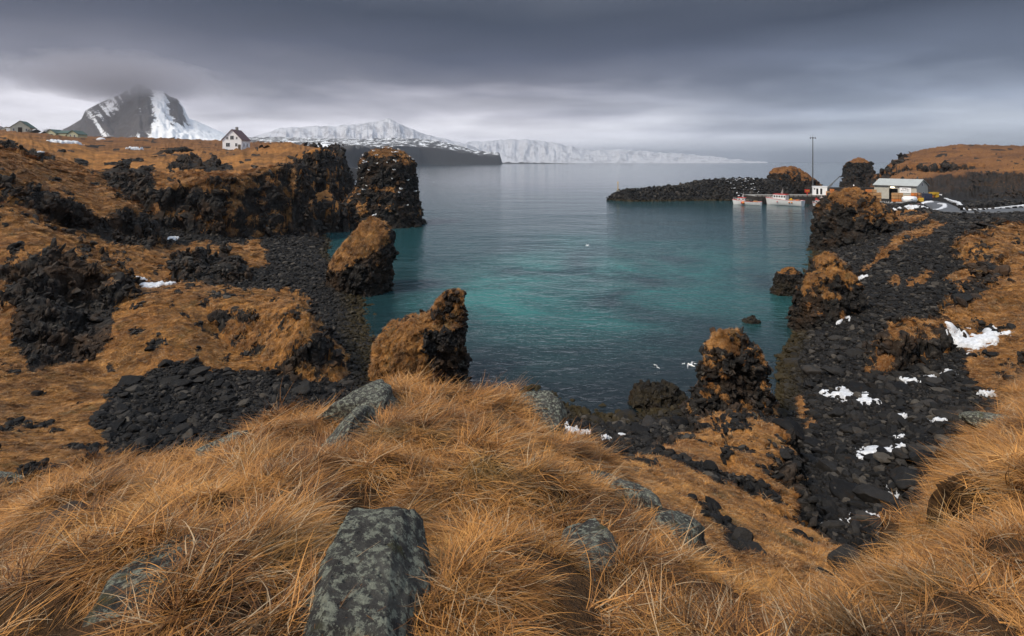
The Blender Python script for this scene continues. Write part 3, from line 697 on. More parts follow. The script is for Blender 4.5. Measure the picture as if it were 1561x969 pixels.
SC.cycles.use_denoising = True
print('env', time.time()-T0)
# ------------------------------------------------------------------ turf, stones and boulders
def facet_rock(seed, sub=2, planes=11, flat=(1, 1, .7), lo=.50, hi=.85, rough=0.0, boxy=1.0):
    r = np.random.default_rng(seed)
    bm = bmesh.new(); bmesh.ops.create_icosphere(bm, subdivisions=sub, radius=1)
    V = np.array([v.co[:] for v in bm.verts]); V = np.sign(V)*np.abs(V)**boxy
    for _ in range(planes):
        nn = r.normal(size=3); nn /= np.linalg.norm(nn); d = r.uniform(lo, hi)
        ex = np.maximum(V @ nn - d, 0); V = V - ex[:, None]*nn
    V *= np.array(flat)*r.uniform(.8, 1.2, 3)
    if rough: V += (V/np.linalg.norm(V, axis=1)[:, None])*(rough*fbm(V[:, 0]*1.7+seed, V[:, 1]*1.7, V[:, 2]*1.7, 4))[:, None]
    for v, c in zip(bm.verts, V): v.co = c
    me = bpy.data.meshes.new('rock_shape'); bm.to_mesh(me); bm.free()
    if rough: me.polygons.foreach_set('use_smooth', np.ones(len(me.polygons), bool))
    return me
M_stone, n, b = new_mat('beach_stone', .8)
tc = n.add('ShaderNodeTexCoord').outputs['Object']; pos = n.add('ShaderNodeNewGeometry').outputs['Position']
rn = n.add('ShaderNodeObjectInfo').outputs['Random']
f = n.noise(pos, 3.0, 6, .7); ff = n.noise(tc, 3.5, 5, .7)
c = n.ramp(rn, [(0, (.0035, .0035, .004)), (.5, (.0085, .0082, .0082)), (.85, (.018, .0165, .0155)), (1, (.050, .044, .037))])
c = n.mix(n.ramp(ff, [(.35, 0.0), (.75, .8)]), c, n.mix(1.0, c, (1.9, 1.85, 1.8), 'MULTIPLY'))
c = n.mix(n.ramp(f, [(.58, 0.0), (.70, .45)]), c, (.050, .030, .015))
sz = n.add('ShaderNodeSeparateXYZ'); n.inp(sz, 0, pos); wz = n.math('ADD', n.math('SUBTRACT', 1.0, sz.outputs[2]), n.math('MULTIPLY', n.math('SUBTRACT', f, .5), 1.6))
c = n.mix(n.ramp(wz, [(.15, 0.0), (.7, .8)]), c, (.030, .021, .006))
n.inp(b, 'Base Color', c); n.inp(b, 'Normal', n.bump(ff, .5, .1)); n.inp(b, 'Roughness', n.ramp(f, [(.3, .55), (.7, .9)]))
b.inputs['Specular IOR Level'].default_value = .16
M_crag, n, b = new_mat('crag_rock', .85)
pos = n.add('ShaderNodeNewGeometry').outputs['Position']; rn = n.add('ShaderNodeObjectInfo').outputs['Random']
c, hh, big, mid, fine = rock_color(n, pos)
c = n.mix(n.ramp(rn, [(.0, .0), (1, .7)]), c, n.mix(1.0, c, (2.1, 1.95, 1.8), 'MULTIPLY'))
li = n.noise(pos, 2.1, 6, .75)
c = n.mix(n.ramp(li, [(.62, 0.0), (.72, .7)]), c, (.20, .20, .165))
n.inp(b, 'Base Color', c); n.inp(b, 'Normal', n.bump(hh, .6, .15)); b.inputs['Specular IOR Level'].default_value = .14
M_grass, n, b = new_mat('dry_grass', .75)
oi = n.add('ShaderNodeObjectInfo').outputs['Random']; bc = n.attr('tint'); pos = n.add('ShaderNodeNewGeometry').outputs['Position']
g1 = n.noise(pos, .9, 4, .6); g2 = n.noise(pos, .22, 5, .6)
v = n.math('ADD', n.math('MULTIPLY', bc, .55), n.math('MULTIPLY', oi, .25)); v = n.math('ADD', v, n.math('MULTIPLY', n.math('SUBTRACT', g1, .5), 1.3)); v = n.math('SUBTRACT', v, .09)
c = n.ramp(v, [(.02, (.050, .021, .007)), (.20, (.16, .066, .017)), (.44, (.36, .165, .042)), (.62, (.55, .258, .066)), (.92, (.76, .44, .155))])
c = n.mix(n.ramp(g2, [(.45, 0.0), (.7, .45)]), c, (.18, .070, .020))
c = n.mix(n.ramp(n.noise(pos, .8, 4), [(.58, 0.0), (.70, .45)]), c, (.080, .072, .020))
c = n.mix(n.ramp(bc, [(.87, 0.0), (.91, .7)]), c, (.30, .25, .17))
n.inp(b, 'Base Color', c); b.inputs['Specular IOR Level'].default_value = .25
b.inputs['Roughness'].default_value = .6

def clump(seed, nb, length, width, rad, lean, segs=5, spread=.7):
    r = np.random.default_rng(seed); V = []; Fc = []; T = []
    for k in range(nb):
        a = r.uniform(0, 2*math.pi); q = rad*math.sqrt(r.random()); x0, y0 = q*math.cos(a), q*math.sin(a)
        L_ = length*r.uniform(.55, 1.25); az = r.normal(0, spread); w = width*r.uniform(.7, 1.3)
        up0 = r.uniform(.35, 1.1)*lean; bend = r.uniform(.5, 1.3); az2 = az + r.normal(0, .5)
        x, y, z = x0, y0, -.02; tint = r.random(); base = len(V)
        for s in range(segs+1):
            t = s/segs; el = up0 - bend*t*1.35; aa = az + (az2-az)*t
            ww = w*(1 - t**1.6)*.5 + .0004
            sx, sy = -math.sin(aa)*ww, math.cos(aa)*ww
            V += [(x-sx, y-sy, z), (x+sx, y+sy, z)]; T += [tint, tint]
            st = L_/segs; x += st*math.cos(el)*math.cos(aa); y += st*math.cos(el)*math.sin(aa); z += st*math.sin(el); z = max(z, .004)
        for s in range(segs):
            i = base + 2*s; Fc.append((i, i+1, i+3, i+2))
    me = bpy.data.meshes.new('grass_tuft_shape'); me.from_pydata(V, [], Fc)
    at = me.attributes.new('tint', 'FLOAT', 'POINT'); at.data.foreach_set('value', np.array(T, np.float32))
    me.materials.append(M_grass); me.polygons.foreach_set('use_smooth', np.ones(len(Fc), bool))
    return me
def rot_euler(Xd, Zd):
    """xyz euler angles of frames whose z is Zd and whose x leans along Xd"""
    Zd = Zd/(np.linalg.norm(Zd, axis=1)[:, None]+1e-9)
    Yd = np.cross(Zd, Xd); Yd /= np.linalg.norm(Yd, axis=1)[:, None]+1e-9
    X2 = np.cross(Yd, Zd)
    ry = -np.arcsin(np.clip(X2[:, 2], -1, 1)); rx = np.arctan2(Yd[:, 2], Zd[:, 2]); rz = np.arctan2(X2[:, 1], X2[:, 0])
    return np.stack([rx, ry, rz], 1)
def scatter(name, pts, rot, scl, shapes, label, cat=None, parent=None, sel=None):
    """one object whose geometry nodes set a shape on each point"""
    me = bpy.data.meshes.new(name); me.vertices.add(len(pts)); me.vertices.foreach_set('co', pts.reshape(-1).astype(np.float32))
    a = me.attributes.new('rot', 'FLOAT_VECTOR', 'POINT'); a.data.foreach_set('vector', rot.reshape(-1).astype(np.float32))
    a = me.attributes.new('scl', 'FLOAT_VECTOR', 'POINT'); a.data.foreach_set('vector', scl.reshape(-1).astype(np.float32))
    a = me.attributes.new('pick', 'INT', 'POINT'); a.data.foreach_set('value', rng.integers(0, len(shapes), len(pts)).astype(np.int32))
    o = bpy.data.objects.new(name, me); COL.objects.link(o)
    cl = bpy.data.collections.new(name + '_shapes')
    for i, sh in enumerate(shapes): cl.objects.link(bpy.data.objects.new(name + '_shape', sh))
    g = bpy.data.node_groups.new(name + '_nodes', 'GeometryNodeTree')
    g.interface.new_socket('Geometry', in_out='INPUT', socket_type='NodeSocketGeometry'); g.interface.new_socket('Geometry', in_out='OUTPUT', socket_type='NodeSocketGeometry')
    gi, go = g.nodes.new('NodeGroupInput'), g.nodes.new('NodeGroupOutput')
    iop = g.nodes.new('GeometryNodeInstanceOnPoints'); ci = g.nodes.new('GeometryNodeCollectionInfo')
    ci.inputs['Collection'].default_value = cl; ci.inputs['Separate Children'].default_value = True; ci.inputs['Reset Children'].default_value = True
    iop.inputs['Pick Instance'].default_value = True
    def na(nm, ty):
        q = g.nodes.new('GeometryNodeInputNamedAttribute'); q.data_type = ty; q.inputs[0].default_value = nm
        return [s_ for s_ in q.outputs if s_.enabled and s_.name == 'Attribute'][0]
    g.links.new(gi.outputs[0], iop.inputs['Points']); g.links.new(ci.outputs[0], iop.inputs['Instance'])
    g.links.new(na('pick', 'INT'), iop.inputs['Instance Index']); g.links.new(na('rot', 'FLOAT_VECTOR'), iop.inputs['Rotation']); g.links.new(na('scl', 'FLOAT_VECTOR'), iop.inputs['Scale'])
    g.links.new(iop.outputs[0], go.inputs[0])
    md = o.modifiers.new('scatter', 'NODES'); md.node_group = g
    tag(o, label, cat, kind='stuff')
    if parent: o.parent = parent
    return o

py_all = HZ + (H - P[..., 2])*F/P[..., 1]
inview = (PX > -70) & (PX < 1640) & (py_all > 150) & (py_all < 1120)
angv = (P[..., 2] - H)/P[..., 1]; vis = angv > np.maximum.accumulate(angv, axis=0) - .02
inview &= vis
def pick(w, count):
    w = w.reshape(-1).astype(np.float64); w /= w.sum()
    i = rng.choice(len(w), count, p=w, replace=True); return i
Pf, Nf = P.reshape(-1, 3), TN.reshape(-1, 3)
dPu = np.gradient(P, axis=1).reshape(-1, 3); dPv = np.gradient(P, axis=0).reshape(-1, 3)
def jitter(i): return Pf[i] + dPu[i]*rng.uniform(-.5, .5, (len(i), 1)) + dPv[i]*rng.uniform(-.5, .5, (len(i), 1))
def flow(p, nn, seed=0., down=1.0):
    """which way the long grass lies: down the slope, combed by the wind in swirls"""
    s = 2.2 + p[:, 1]*.03
    th = 2.2*fbm(p[:, 0]/s + seed, p[:, 1]/s, p[:, 2]/s, 2) + 1.9*fbm(p[:, 0]/.45, p[:, 1]/.45, p[:, 2]*0, 3) - .35
    th = th + rng.normal(0, .55, len(th))
    d = np.stack([np.cos(th), np.sin(th) - .45, th*0], 1)*.75
    d[:, 0] += nn[:, 0]*2.0*down; d[:, 1] += nn[:, 1]*2.0*down
    return d
# keep the tussocks off the bare boulders of the bluff: (px, py, radius px)
BARE = [(540,790,82),(545,860,92),(555,930,88),(548,622,38),(545,665,26),(945,772,38),(1020,830,28),(1060,868,26),(900,800,28),(905,860,28),(912,905,24),(108,808,26),(225,900,40),(200,945,40),(180,735,22),(345,680,16),(800,895,16),(1340,868,22),(575,598,24),(530,640,24)]
def off_rocks(i):
    X_, Y_ = PX.reshape(-1)[i], py_all.reshape(-1)[i]; k = np.ones(len(i), bool)
    for a, b_, r_ in BARE: k &= (X_-a)**2 + (Y_-b_)**2 > (r_*rng.uniform(.55, 1.1, len(i)))**2
    return i[k]
# long grass on the near bluff
nearw = TA*sstep(-.35, .3, fbm(x/.45, y/.45, z*0+3, 2) + .35*n2)*((PX > -270) & (PX < 1840))*(Bn > 4.5)*(grass > .4)*(y > .6)*np.clip(3.2/np.maximum(y, .5), .25, 1.3)
i = off_rocks(pick(nearw, 50000)); p = jitter(i)
nn = Nf[i]; zd = nn*.7 + np.array([0, 0, .5]) + rng.normal(0, .24, nn.shape)
sc = (.55 + .085*np.clip(p[:, 1], 1, 12))*rng.uniform(.7, 1.35, len(i))
shapes = [clump(100+k, 26, .32, .0042, .10, [1.0, .6, .8][k % 3], spread=[.45, 1.5, .8][k % 3]) for k in range(12)]
scatter('long_grass', p, rot_euler(flow(p, nn, 1.), zd), np.stack([sc*1.05, sc, sc*.62], 1), shapes, 'long windblown orange grass covering the near bluff')
print('near grass', len(i), time.time()-T0)
# turf further off, in coarser tufts
w = TA*inview*(Bn < 4.5)*(grass > .5)*(y < 105)/np.maximum(y, 9)**1.35
i = pick(w, 56000); p = jitter(i); nn = Nf[i]; zd = nn*.8 + np.array([0, 0, .3]) + rng.normal(0, .15, nn.shape)
sc = (.27 + .020*p[:, 1])*rng.uniform(.5, 1.4, len(i))
sh2 = [clump(200+k, 26, .30, .016, .20, .62, segs=3, spread=.8) for k in range(7)]
for q, (Q, Qn, Qa, Qg) in enumerate(SCAT):
    if q not in (0, 1, 2, 3, 4, 5): continue
    wq = Qa*(Qg > .5)*(Qn[:, 1] < .5); c_ = [1200, 3500, 4200, 2000, 1100, 1800][q]
    ii = rng.choice(len(Q), c_, p=wq/wq.sum()); p2 = Q[ii]; n2_ = Qn[ii]
    p = np.concatenate([p, p2]); nn = np.concatenate([nn, n2_]); zd = np.concatenate([zd, n2_*.8 + np.array([0, 0, .3])])
    sc = np.concatenate([sc, (.22 + .014*p2[:, 1])*rng.uniform(.5, 1.2, c_)])
scatter('turf', p, rot_euler(flow(p, nn, 4.), zd), np.stack([sc, sc, sc*.7], 1), sh2, 'matted orange turf on the slopes, ledges and rock tops around the bay')
# stones of the beaches and the scree
small = [facet_rock(10+k, 2, 10, (1, .8, .55)) for k in range(12)]
for s_ in small: s_.materials.append(M_stone)
gul = (PX > 1150)
w = TA*inview*(~clear)*np.clip(stone - .15, 0, 1)*(z > -.7)*(y < 130)*(Bn < 4.5)*np.clip(34/np.maximum(y, 12), .35, 1.6)
i = pick(w, 115000); p = jitter(i)
sc = np.minimum(rng.lognormal(-.38, .62, len(i)), 3.5)*(.078 + .0014*p[:, 1])*np.where((PX.reshape(-1)[i] > 1150) & (p[:, 1] < 36), 1.1, 1.0)
p[:, 2] += sc*.15
rot = np.stack([rng.normal(0, .35, len(i)), rng.normal(0, .35, len(i)), rng.uniform(0, 6.28, len(i))], 1)
scatter('beach_stones', p, rot, np.repeat(sc[:, None], 3, 1), small, 'dark grey basalt stones of the cove beach, gully and scree')
# rubble on the crags
w = TA*inview*np.maximum(rockm*(nz < .72), (bare > .5)*(y < 150)*1.5)*(y > 12)*(y < 260)*(z > .3)/np.maximum(y, 20)**1.5
i = pick(w, 21000); p = jitter(i); nn = Nf[i]
sc = rng.lognormal(0, .4, len(i))*(.10 + .0042*p[:, 1])
for q, (Q, Qn, Qa, Qg) in enumerate(SCAT):
    c_ = [2600, 900, 1800, 2200, 800, 700, 200, 300, 300, 200, 40][q]
    wq = Qa*(Qg < .5)*(Qn[:, 1] < .6)*(Q[:, 2] > -.3); ii = rng.choice(len(Q), c_, p=wq/wq.sum())
    p = np.concatenate([p, Q[ii]]); nn = np.concatenate([nn, Qn[ii]]); sc = np.concatenate([sc, rng.lognormal(0, .35, c_)*(.06 + .0036*Q[ii][:, 1])*(.6 if q in (6, 8, 9, 10) else 1)])
blocky = [facet_rock(40+k, 2, 9, (1, .8, .75), .45, .8) for k in range(10)]
for s_ in blocky: s_.materials.append(M_crag)
rot = rot_euler(np.cross(nn, rng.normal(size=nn.shape)), nn + rng.normal(0, .25, nn.shape))
scatter('crag_rubble', p - nn*sc[:, None]*.35, rot, sc[:, None]*np.array([[1, .8, .6]])*rng.uniform(.7, 1.3, (len(p), 3)), blocky, 'broken blocks of dark basalt on the crags and stacks')
print('scatter', time.time()-T0)
# the largest boulders, each on its own
bigr = [facet_rock(70+k, 4, 12, (1, .85, .62), .5, .85, .05) for k in range(9)]
for s_ in bigr: s_.materials.append(M_stone)
def boulders(poly, count, lo, hi, label, group, ymin=12, zmin=-.4):
    m = inview & ~clear & (y > ymin) & (z > zmin) & (Bn < 3.5) & (grass < .4) & (nz > .5) & (sdf(PX, PY, poly) < 0)
    i = pick(TA*m/np.maximum(y, 10)**.8, count)
    for k in i:
        s_ = lo + (hi-lo)*rng.random()**2
        o = bpy.data.objects.new('boulder', bigr[rng.integers(len(bigr))]); COL.objects.link(o)
        o.location = Pf[k] + np.array([0, 0, s_*.12]); o.scale = (s_, s_*rng.uniform(.75, 1), s_*rng.uniform(.6, .9)); o.rotation_euler = (rng.normal(0, .2), rng.normal(0, .2), rng.uniform(0, 6.28))
        tag(o, label, 'boulder', group)
boulders([(1185,470),(1260,470),(1360,520),(1480,560),(1480,620),(1380,770),(1330,830),(1200,780),(1185,640),(1165,600)], 105, .35, .95, 'dark boulder among the stones of the snow-flecked gully on the right', 'boulders in the gully')
boulders([(1250,400),(1330,390),(1440,350),(1561,400),(1561,460),(1360,470),(1280,470),(1240,440)], 50, .3, .9, 'dark boulder on the black scree slope below the road', 'boulders on the scree')
boulders([(130,600),(250,550),(500,575),(560,600),(400,650),(250,700),(150,650)], 50, .3, .75, 'dark boulder in the stony hollow beside the bluff on the left', 'boulders in the stony hollow')
boulders([(370,380),(460,350),(520,340),(520,400),(600,500),(560,570),(500,520),(400,440)], 30, .3, .6, 'dark boulder on the pebble beach of the left cove', 'boulders on the pebble beach')
boulders([(800,590),(960,630),(1060,620),(1050,650),(930,680),(830,640)], 26, .3, .8, 'black weedy boulder at the water line below the bluff', 'boulders at the water line')
boulders([(258,388),(300,380),(370,388),(375,430),(300,436),(258,420)], 26, .5, 1.3, 'dark boulder in the heap on the grassy cove floor', 'boulders in the heap')
print('boulders', time.time()-T0)

# ---------------------------------------------------- lichen covered rocks on the bluff
M_lichen, n, b = new_mat('lichen_rock', .9)
pos = n.add('ShaderNodeNewGeometry').outputs['Position']; nrm = n.add('ShaderNodeSeparateXYZ'); n.inp(nrm, 0, n.add('ShaderNodeNewGeometry').outputs['Normal'])
a1 = n.noise(pos, 3.2, 7, .72); a2 = n.noise(pos, 20, 7, .8); a3 = n.noise(pos, 55, 4, .7)
c = n.ramp(a1, [(.34, (.012, .011, .011)), (.48, (.040, .037, .034)), (.60, (.085, .082, .070)), (.75, (.17, .165, .14))])
c = n.mix(n.ramp(a2, [(.50, 0.0), (.55, .85)]), c, (.29, .305, .235))
c = n.mix(n.ramp(n.noise(pos, 9, 6, .7), [(.56, 0.0), (.64, .85)]), c, (.030, .028, .026))
c = n.mix(n.ramp(n.noise(pos, 4.5, 5, .6), [(.60, 0.0), (.68, .8)]), c, (.060, .055, .012))
c = n.mix(n.ramp(a3, [(.35, .5), (.6, 0.0)]), c, (.05, .048, .045))
n.inp(b, 'Base Color', c)
pit = n.voronoi(pos, 22); pr = n.ramp(pit, [(.12, .0), (.24, 1.0)]); 
n.inp(b, 'Normal', n.bump(n.math('ADD', n.math('ADD', n.math('MULTIPLY', a2, .8), n.math('MULTIPLY', a3, .25)), n.math('MULTIPLY', pr, .5)), 1.0, .05)); b.inputs['Specular IOR Level'].default_value = .25
def hit(px, py, ymin=.8):
    j = int(np.clip(round((px - PXS[0])/1.5), 0, NC-1)); c_ = py_all[:, j]
    r_ = np.argmax((c_ <= py) & (P[:, j, 1] > ymin)); return P[r_, j].copy(), TN[r_, j].copy()
def slab(px, py, wd, ln, proud, label, name='lichen_boulder', mat=None, seed=0, turn=0., thick=.4):
    """a rock wd x ln metres bedded in the turf at a point of the bluff"""
    p_, n_ = hit(px, py)
    me = facet_rock(300+seed, 5, 9, (1, 1, 1), .68, 1.0, .10, .62); me.materials.append(mat or M_lichen); me.name = name
    o = bpy.data.objects.new(name, me); COL.objects.link(o)
    n_ = Vector(n_) * .8 + Vector((0, 0, .4)); n_.normalize()
    fw = Vector((math.sin(turn), math.cos(turn), 0)); yv = (fw - n_*fw.dot(n_)).normalized(); xv = yv.cross(n_)
    R = Matrix((xv, yv, n_)).transposed().to_4x4(); hgt = thick*min(wd, ln)
    o.matrix_world = Matrix.Translation(Vector(p_) + n_*(proud - hgt*.6)) @ R @ Matrix.Diagonal((wd*.62, ln*.62, hgt, 1))
    tag(o, label, 'rock'); return o
B_ = ('dark_rock', M_crag)
slab(985, 812, .5, .55, .14, 'broken dark ledge between the two pale lichen ledges', 'dark_rock', M_crag, seed=21, turn=.5)
slab(1010, 790, .6, .22, .12, 'long black rock shelf beyond the pale lichen ledge', 'dark_rock', M_crag, seed=22, turn=.2)
slab(543, 915, .48, .88, .02, 'large flat grey lichen-covered boulder in the grass at the bottom centre', seed=1, turn=-.05, thick=.24)
slab(548, 632, .90, 1.0, .16, 'grey rock with pale lichen and yellow moss at the rim of the bluff', seed=2)
slab(532, 668, .5, .6, .10, 'small grey mossy rock just below the pale mossy rim rock', seed=3)
slab(948, 776, .60, .40, .20, 'pale lichen ledge at the top of the right-hand outcrop', seed=4, turn=.3)
slab(1030, 842, .40, .75, .19, 'narrow lichen-streaked ledge running down the right-hand outcrop', seed=5, turn=.9, thick=.6)
slab(903, 856, .28, .8, .06, 'weathered grey slab half sunk in grass below the pale ledge', seed=6, turn=.1)
slab(225, 905, .40, .5, .03, 'dull lichen slab half hidden in grass in the lower left', seed=7, turn=-.4)
slab(108, 808, .32, .3, .12, 'rounded dark brown rock in the grass at the far left', *B_, seed=8, turn=.6)
slab(346, 683, .6, .3, .14, 'small pale rock at the grassy rim above the stony hollow', seed=9)
slab(712, 592, .9, .4, .20, 'thin grey rock edge on the rim behind the central grass', seed=10)
slab(812, 640, .7, 1.0, .22, 'sloping grey rock face at the right rim of the central bluff', seed=11, turn=.5, thick=.8)
slab(1535, 655, 1.1, .5, .2, 'grey lichen rock band on the slope at the right edge', seed=12, turn=.5)
slab(1345, 868, .5, .5, .2, 'black rock notch where the bowl meets the right-hand slope', *B_, seed=13)
slab(8, 735, .7, .35, .14, 'grey mossy rock at the left edge of the picture', seed=14)
slab(182, 738, .6, .3, .08, 'low dark rock showing through grass on the left', *B_, seed=15)
slab(1085, 862, .6, .35, .12, 'dark wet rock at the foot of the right-hand outcrop', *B_, seed=16, turn=.6)
slab(1195, 918, .4, .2, .1, 'low dark rock in the grass at the bottom right', *B_, seed=17)
slab(803, 892, .16, .14, .05, 'small black stone sunk among green grass stems', *B_, seed=18)
print('rocks', time.time()-T0)

# ---------------------------------------------------- old snow lying between the stones
M_snow, n, b = new_mat('old_snow', .65)
pos = n.add('ShaderNodeNewGeometry').outputs['Position']; f = n.noise(pos, 5, 5, .6)
n.inp(b, 'Base Color', n.ramp(f, [(.3, (.36, .37, .39)), (.62, (.60, .62, .66))])); n.inp(b, 'Normal', n.bump(f, .3, .05))
b.inputs['Subsurface Weight'].default_value = .0
def snow_label(a, b_):
    if a < 700: 
        return {236: 'long snow streak on the orange slope above the cove', 210: 'small snow scrap left of the long streak on the slope', 258: 'little snow patch at the foot of the dark cove cliff', 100: 'thin drift of snow below the yellow cottage',
                60: 'tiny snow scrap on the grass below the green-roofed cottage', 205: 'faint snow scraps on the grass near the dark walls', 400: 'thin snow strip on the turf right of the white house'}.get(a, 'small snow scrap on the left slope')
    if a < 1000: return 'snow patch on the black stones at the foot of the central bluff'
    return {1490: 'largest snow patch, on the dark stones under the right-hand turf ridge', 1296: 'ragged snow patch in the upper middle of the stony gully', 1338: 'ragged net of snow in the middle of the stony gully',
            1382: 'smooth white snow patch in the lower gully near the grassy slope', 1310: 'snow streak running down the scree beside the pointed grassy rock', 1506: 'small round snow patch on turf at the right',
            1390: 'heaped snow beside the yard below the warehouse'}.get(a, 'small snow scrap among the dark gully stones')
for (a, b_, rx, ry, s_) in SNOW:
    ym_ = 13 if a > 700 and b_ > 500 and a != 1506 else .8
    X0 = hit(a, b_, ym_)[0]
    Y_ = X0[1]; kx = Y_/F; ky = abs(hit(a, b_-ry, ym_)[0][1] - hit(a, b_+ry, ym_)[0][1])/(2*ry)
    m_ = 44; uu = np.linspace(-1.35, 1.35, m_); U, V = np.meshgrid(uu, uu)
    gx = X0[0] + U*rx*kx; gy = X0[1] + V*min(ry*ky, rx*kx*1.3)
    gp = gx/gy*F + CX; gz = np.array([ground_z(float(p_), float(q_)) for p_, q_ in zip(gx.ravel(), gy.ravel())]).reshape(gx.shape)
    sc_ = max(rx*kx, .25)
    h_ = (1.0 - np.hypot(U, V)) + .95*fbm(gx/sc_*1.6 + a, gy/sc_*1.6, gx*0, 4, .6)
    th_ = .08 + .0030*Y_
    gz = gz + np.where(h_ > 0, th_*np.clip(h_*2.2, 0, 1.3) + .05*th_, -th_*2.5)
    o = grid_mesh('snow_patch', np.stack([gx, gy, gz], -1)[::-1], M_snow)
    lb = snow_label(a, b_); tag(o, lb, 'snow', 'old snow patches')
print('snow', time.time()-T0)
# ------------------------------------------------------------------ small builder
class MB:
    def __init__(s): s.v = []; s.f = []
    def add(s, vs, fs):
        k = len(s.v); s.v += [tuple(v) for v in vs]; s.f += [tuple(i+k for i in f) for f in fs]; return s
    def box(s, c, d, rz=0, rx=0, ry=0, bev=0.0):
        R = Euler((rx, ry, rz)).to_matrix(); x, y, z = (q/2 for q in d)
        vs = [Vector(c) + R @ Vector((a*x, b*y, e*z)) for a in (-1, 1) for b in (-1, 1) for e in (-1, 1)]
        return s.add(vs, [(0,1,3,2),(4,6,7,5),(0,4,5,1),(2,3,7,6),(0,2,6,4),(1,5,7,3)])
    def tube(s, a, b, r, r2=None, n=8, cap=True):
        a, b = Vector(a), Vector(b); d = (b-a).normalized(); u = d.orthogonal().normalized(); w = d.cross(u); r2 = r if r2 is None else r2
        vs = [a + (u*math.cos(t) + w*math.sin(t))*r for t in [2*math.pi*i/n for i in range(n)]] + [b + (u*math.cos(t) + w*math.sin(t))*r2 for t in [2*math.pi*i/n for i in range(n)]]
        fs = [(i, (i+1) % n, n+(i+1) % n, n+i) for i in range(n)]
        if cap: fs += [tuple(range(n-1, -1, -1)), tuple(range(n, 2*n))]
        return s.add(vs, fs)
    def ball(s, c, r, sc=(1, 1, 1), n=10, m=7):
        vs = []; fs = []
        for i in range(m+1):
            p = math.pi*i/m
            for j in range(n):
                t = 2*math.pi*j/n; vs.append((c[0]+r*sc[0]*math.sin(p)*math.cos(t), c[1]+r*sc[1]*math.sin(p)*math.sin(t), c[2]+r*sc[2]*math.cos(p)))
        for i in range(m):
            for j in range(n): fs.append((i*n+j, (i+1)*n+j, (i+1)*n+(j+1) % n, i*n+(j+1) % n))
        return s.add(vs, fs)
    def prism(s, outline, y0, y1):       # outline in (x, z), drawn out along y
        n = len(outline); vs = [(x, y0, z) for x, z in outline] + [(x, y1, z) for x, z in outline]
        return s.add(vs, [tuple(range(n-1, -1, -1)), tuple(range(n, 2*n))] + [(i, (i+1) % n, n+(i+1) % n, n+i) for i in range(n)])
    def build(s, name, mat, parent=None, bevel=0.0, smooth=False):
        me = bpy.data.meshes.new(name); me.from_pydata(s.v, [], s.f)
        bm = bmesh.new(); bm.from_mesh(me); bmesh.ops.recalc_face_normals(bm, faces=bm.faces)
        if bevel: bmesh.ops.bevel(bm, geom=list(bm.edges), offset=bevel, segments=2, affect='EDGES', clamp_overlap=True)
        bm.to_mesh(me); bm.free(); me.materials.append(mat)
        if smooth: me.polygons.foreach_set('use_smooth', np.ones(len(me.polygons), bool))
        o = bpy.data.objects.new(name, me); COL.objects.link(o)
        if parent: o.parent = parent
        return o
def copy_tree(o, parent=None):
    c = o.copy(); COL.objects.link(c)
    if parent: c.parent = parent
    for ch in o.children: copy_tree(ch, c)
    return c
def L3(px, py, Y, dz=0):
    x, y_, z_ = D(px, py, Y); return (x, y_, z_ + dz)
W_ = paint('white_boards', (.84, .85, .87), .55, .03, scale=1.2)
M_red = paint('dark_red_roof', (.075, .022, .028), .5, .1, scale=1)
M_greenroof = paint('green_roof', (.018, .060, .045), .5, .1, scale=1)
M_cream = paint('cream_wall', (.50, .50, .33), .6, .08, scale=1)
M_pale = paint('pale_wall', (.55, .55, .45), .6, .08, scale=1)
M_trim = paint('white_trim', (.78, .78, .78), .5, .05)
M_conc = paint('concrete', (.22, .215, .205), .9, .2, scale=1.5)
M_steelw = paint('pale_sheet_wall', (.47, .46, .41), .55, .12, scale=1.0)
M_steelr = paint('pale_sheet_roof', (.34, .36, .355), .45, .10, scale=.8)
M_wood = paint('weathered_timber', (.10, .075, .055), .9, .3, scale=3)
M_darkwood = paint('tarred_timber', (.018, .016, .016), .8, .2, scale=3)
M_yel = paint('yellow_paint', (.60, .36, .02), .5, .15)
M_orange = paint('orange_plastic', (.62, .20, .045), .5, .12)
M_tub = paint('tan_tub', (.50, .28, .12), .55, .15)
M_black = paint('black_rubber', (.012, .012, .013), .6, .1)
M_mast = paint('galvanised_steel', (.10, .105, .11), .5, .2, .5)
M_hull = paint('white_hull', (.72, .74, .76), .35, .07, scale=2)
M_redp = paint('red_paint', (.55, .035, .025), .45, .1)
M_blue = paint('navy_paint', (.012, .02, .05), .4, .1)
M_teal = paint('teal_tarp', (.03, .16, .15), .6, .1)
M_glass, n, b = new_mat('window_glass', .12); b.inputs['Base Color'].default_value = (.012, .015, .02, 1)
M_snowr = M_snow
def window(p, x, y_, z_, w, h, face=0, mat=M_trim, bars=True):
    """framed window on a wall: face 0 looks to -y, 1 looks to +x"""
    m = MB(); t = .09
    def bx(cx, cz, a, c_, off=0, th=.08):
        return ((x+cx, y_-off, z_+cz), (a, th, c_)) if face == 0 else ((x+off, y_+cx, z_+cz), (th, a, c_))
    for q in (bx(0, h/2, w+t, t), bx(0, -h/2, w+t, t), bx(-w/2, 0, t, h-t), bx(w/2, 0, t, h-t)): m.box(*q)
    if bars: m.box(*bx(0, 0, t*.6, h-t-.01, -.01, .05))
    o = m.build('window', mat, p)
    g = MB().box(*bx(0, 0, w-.02, h-.02, -.02, .04)).build('pane', M_glass, o); return o
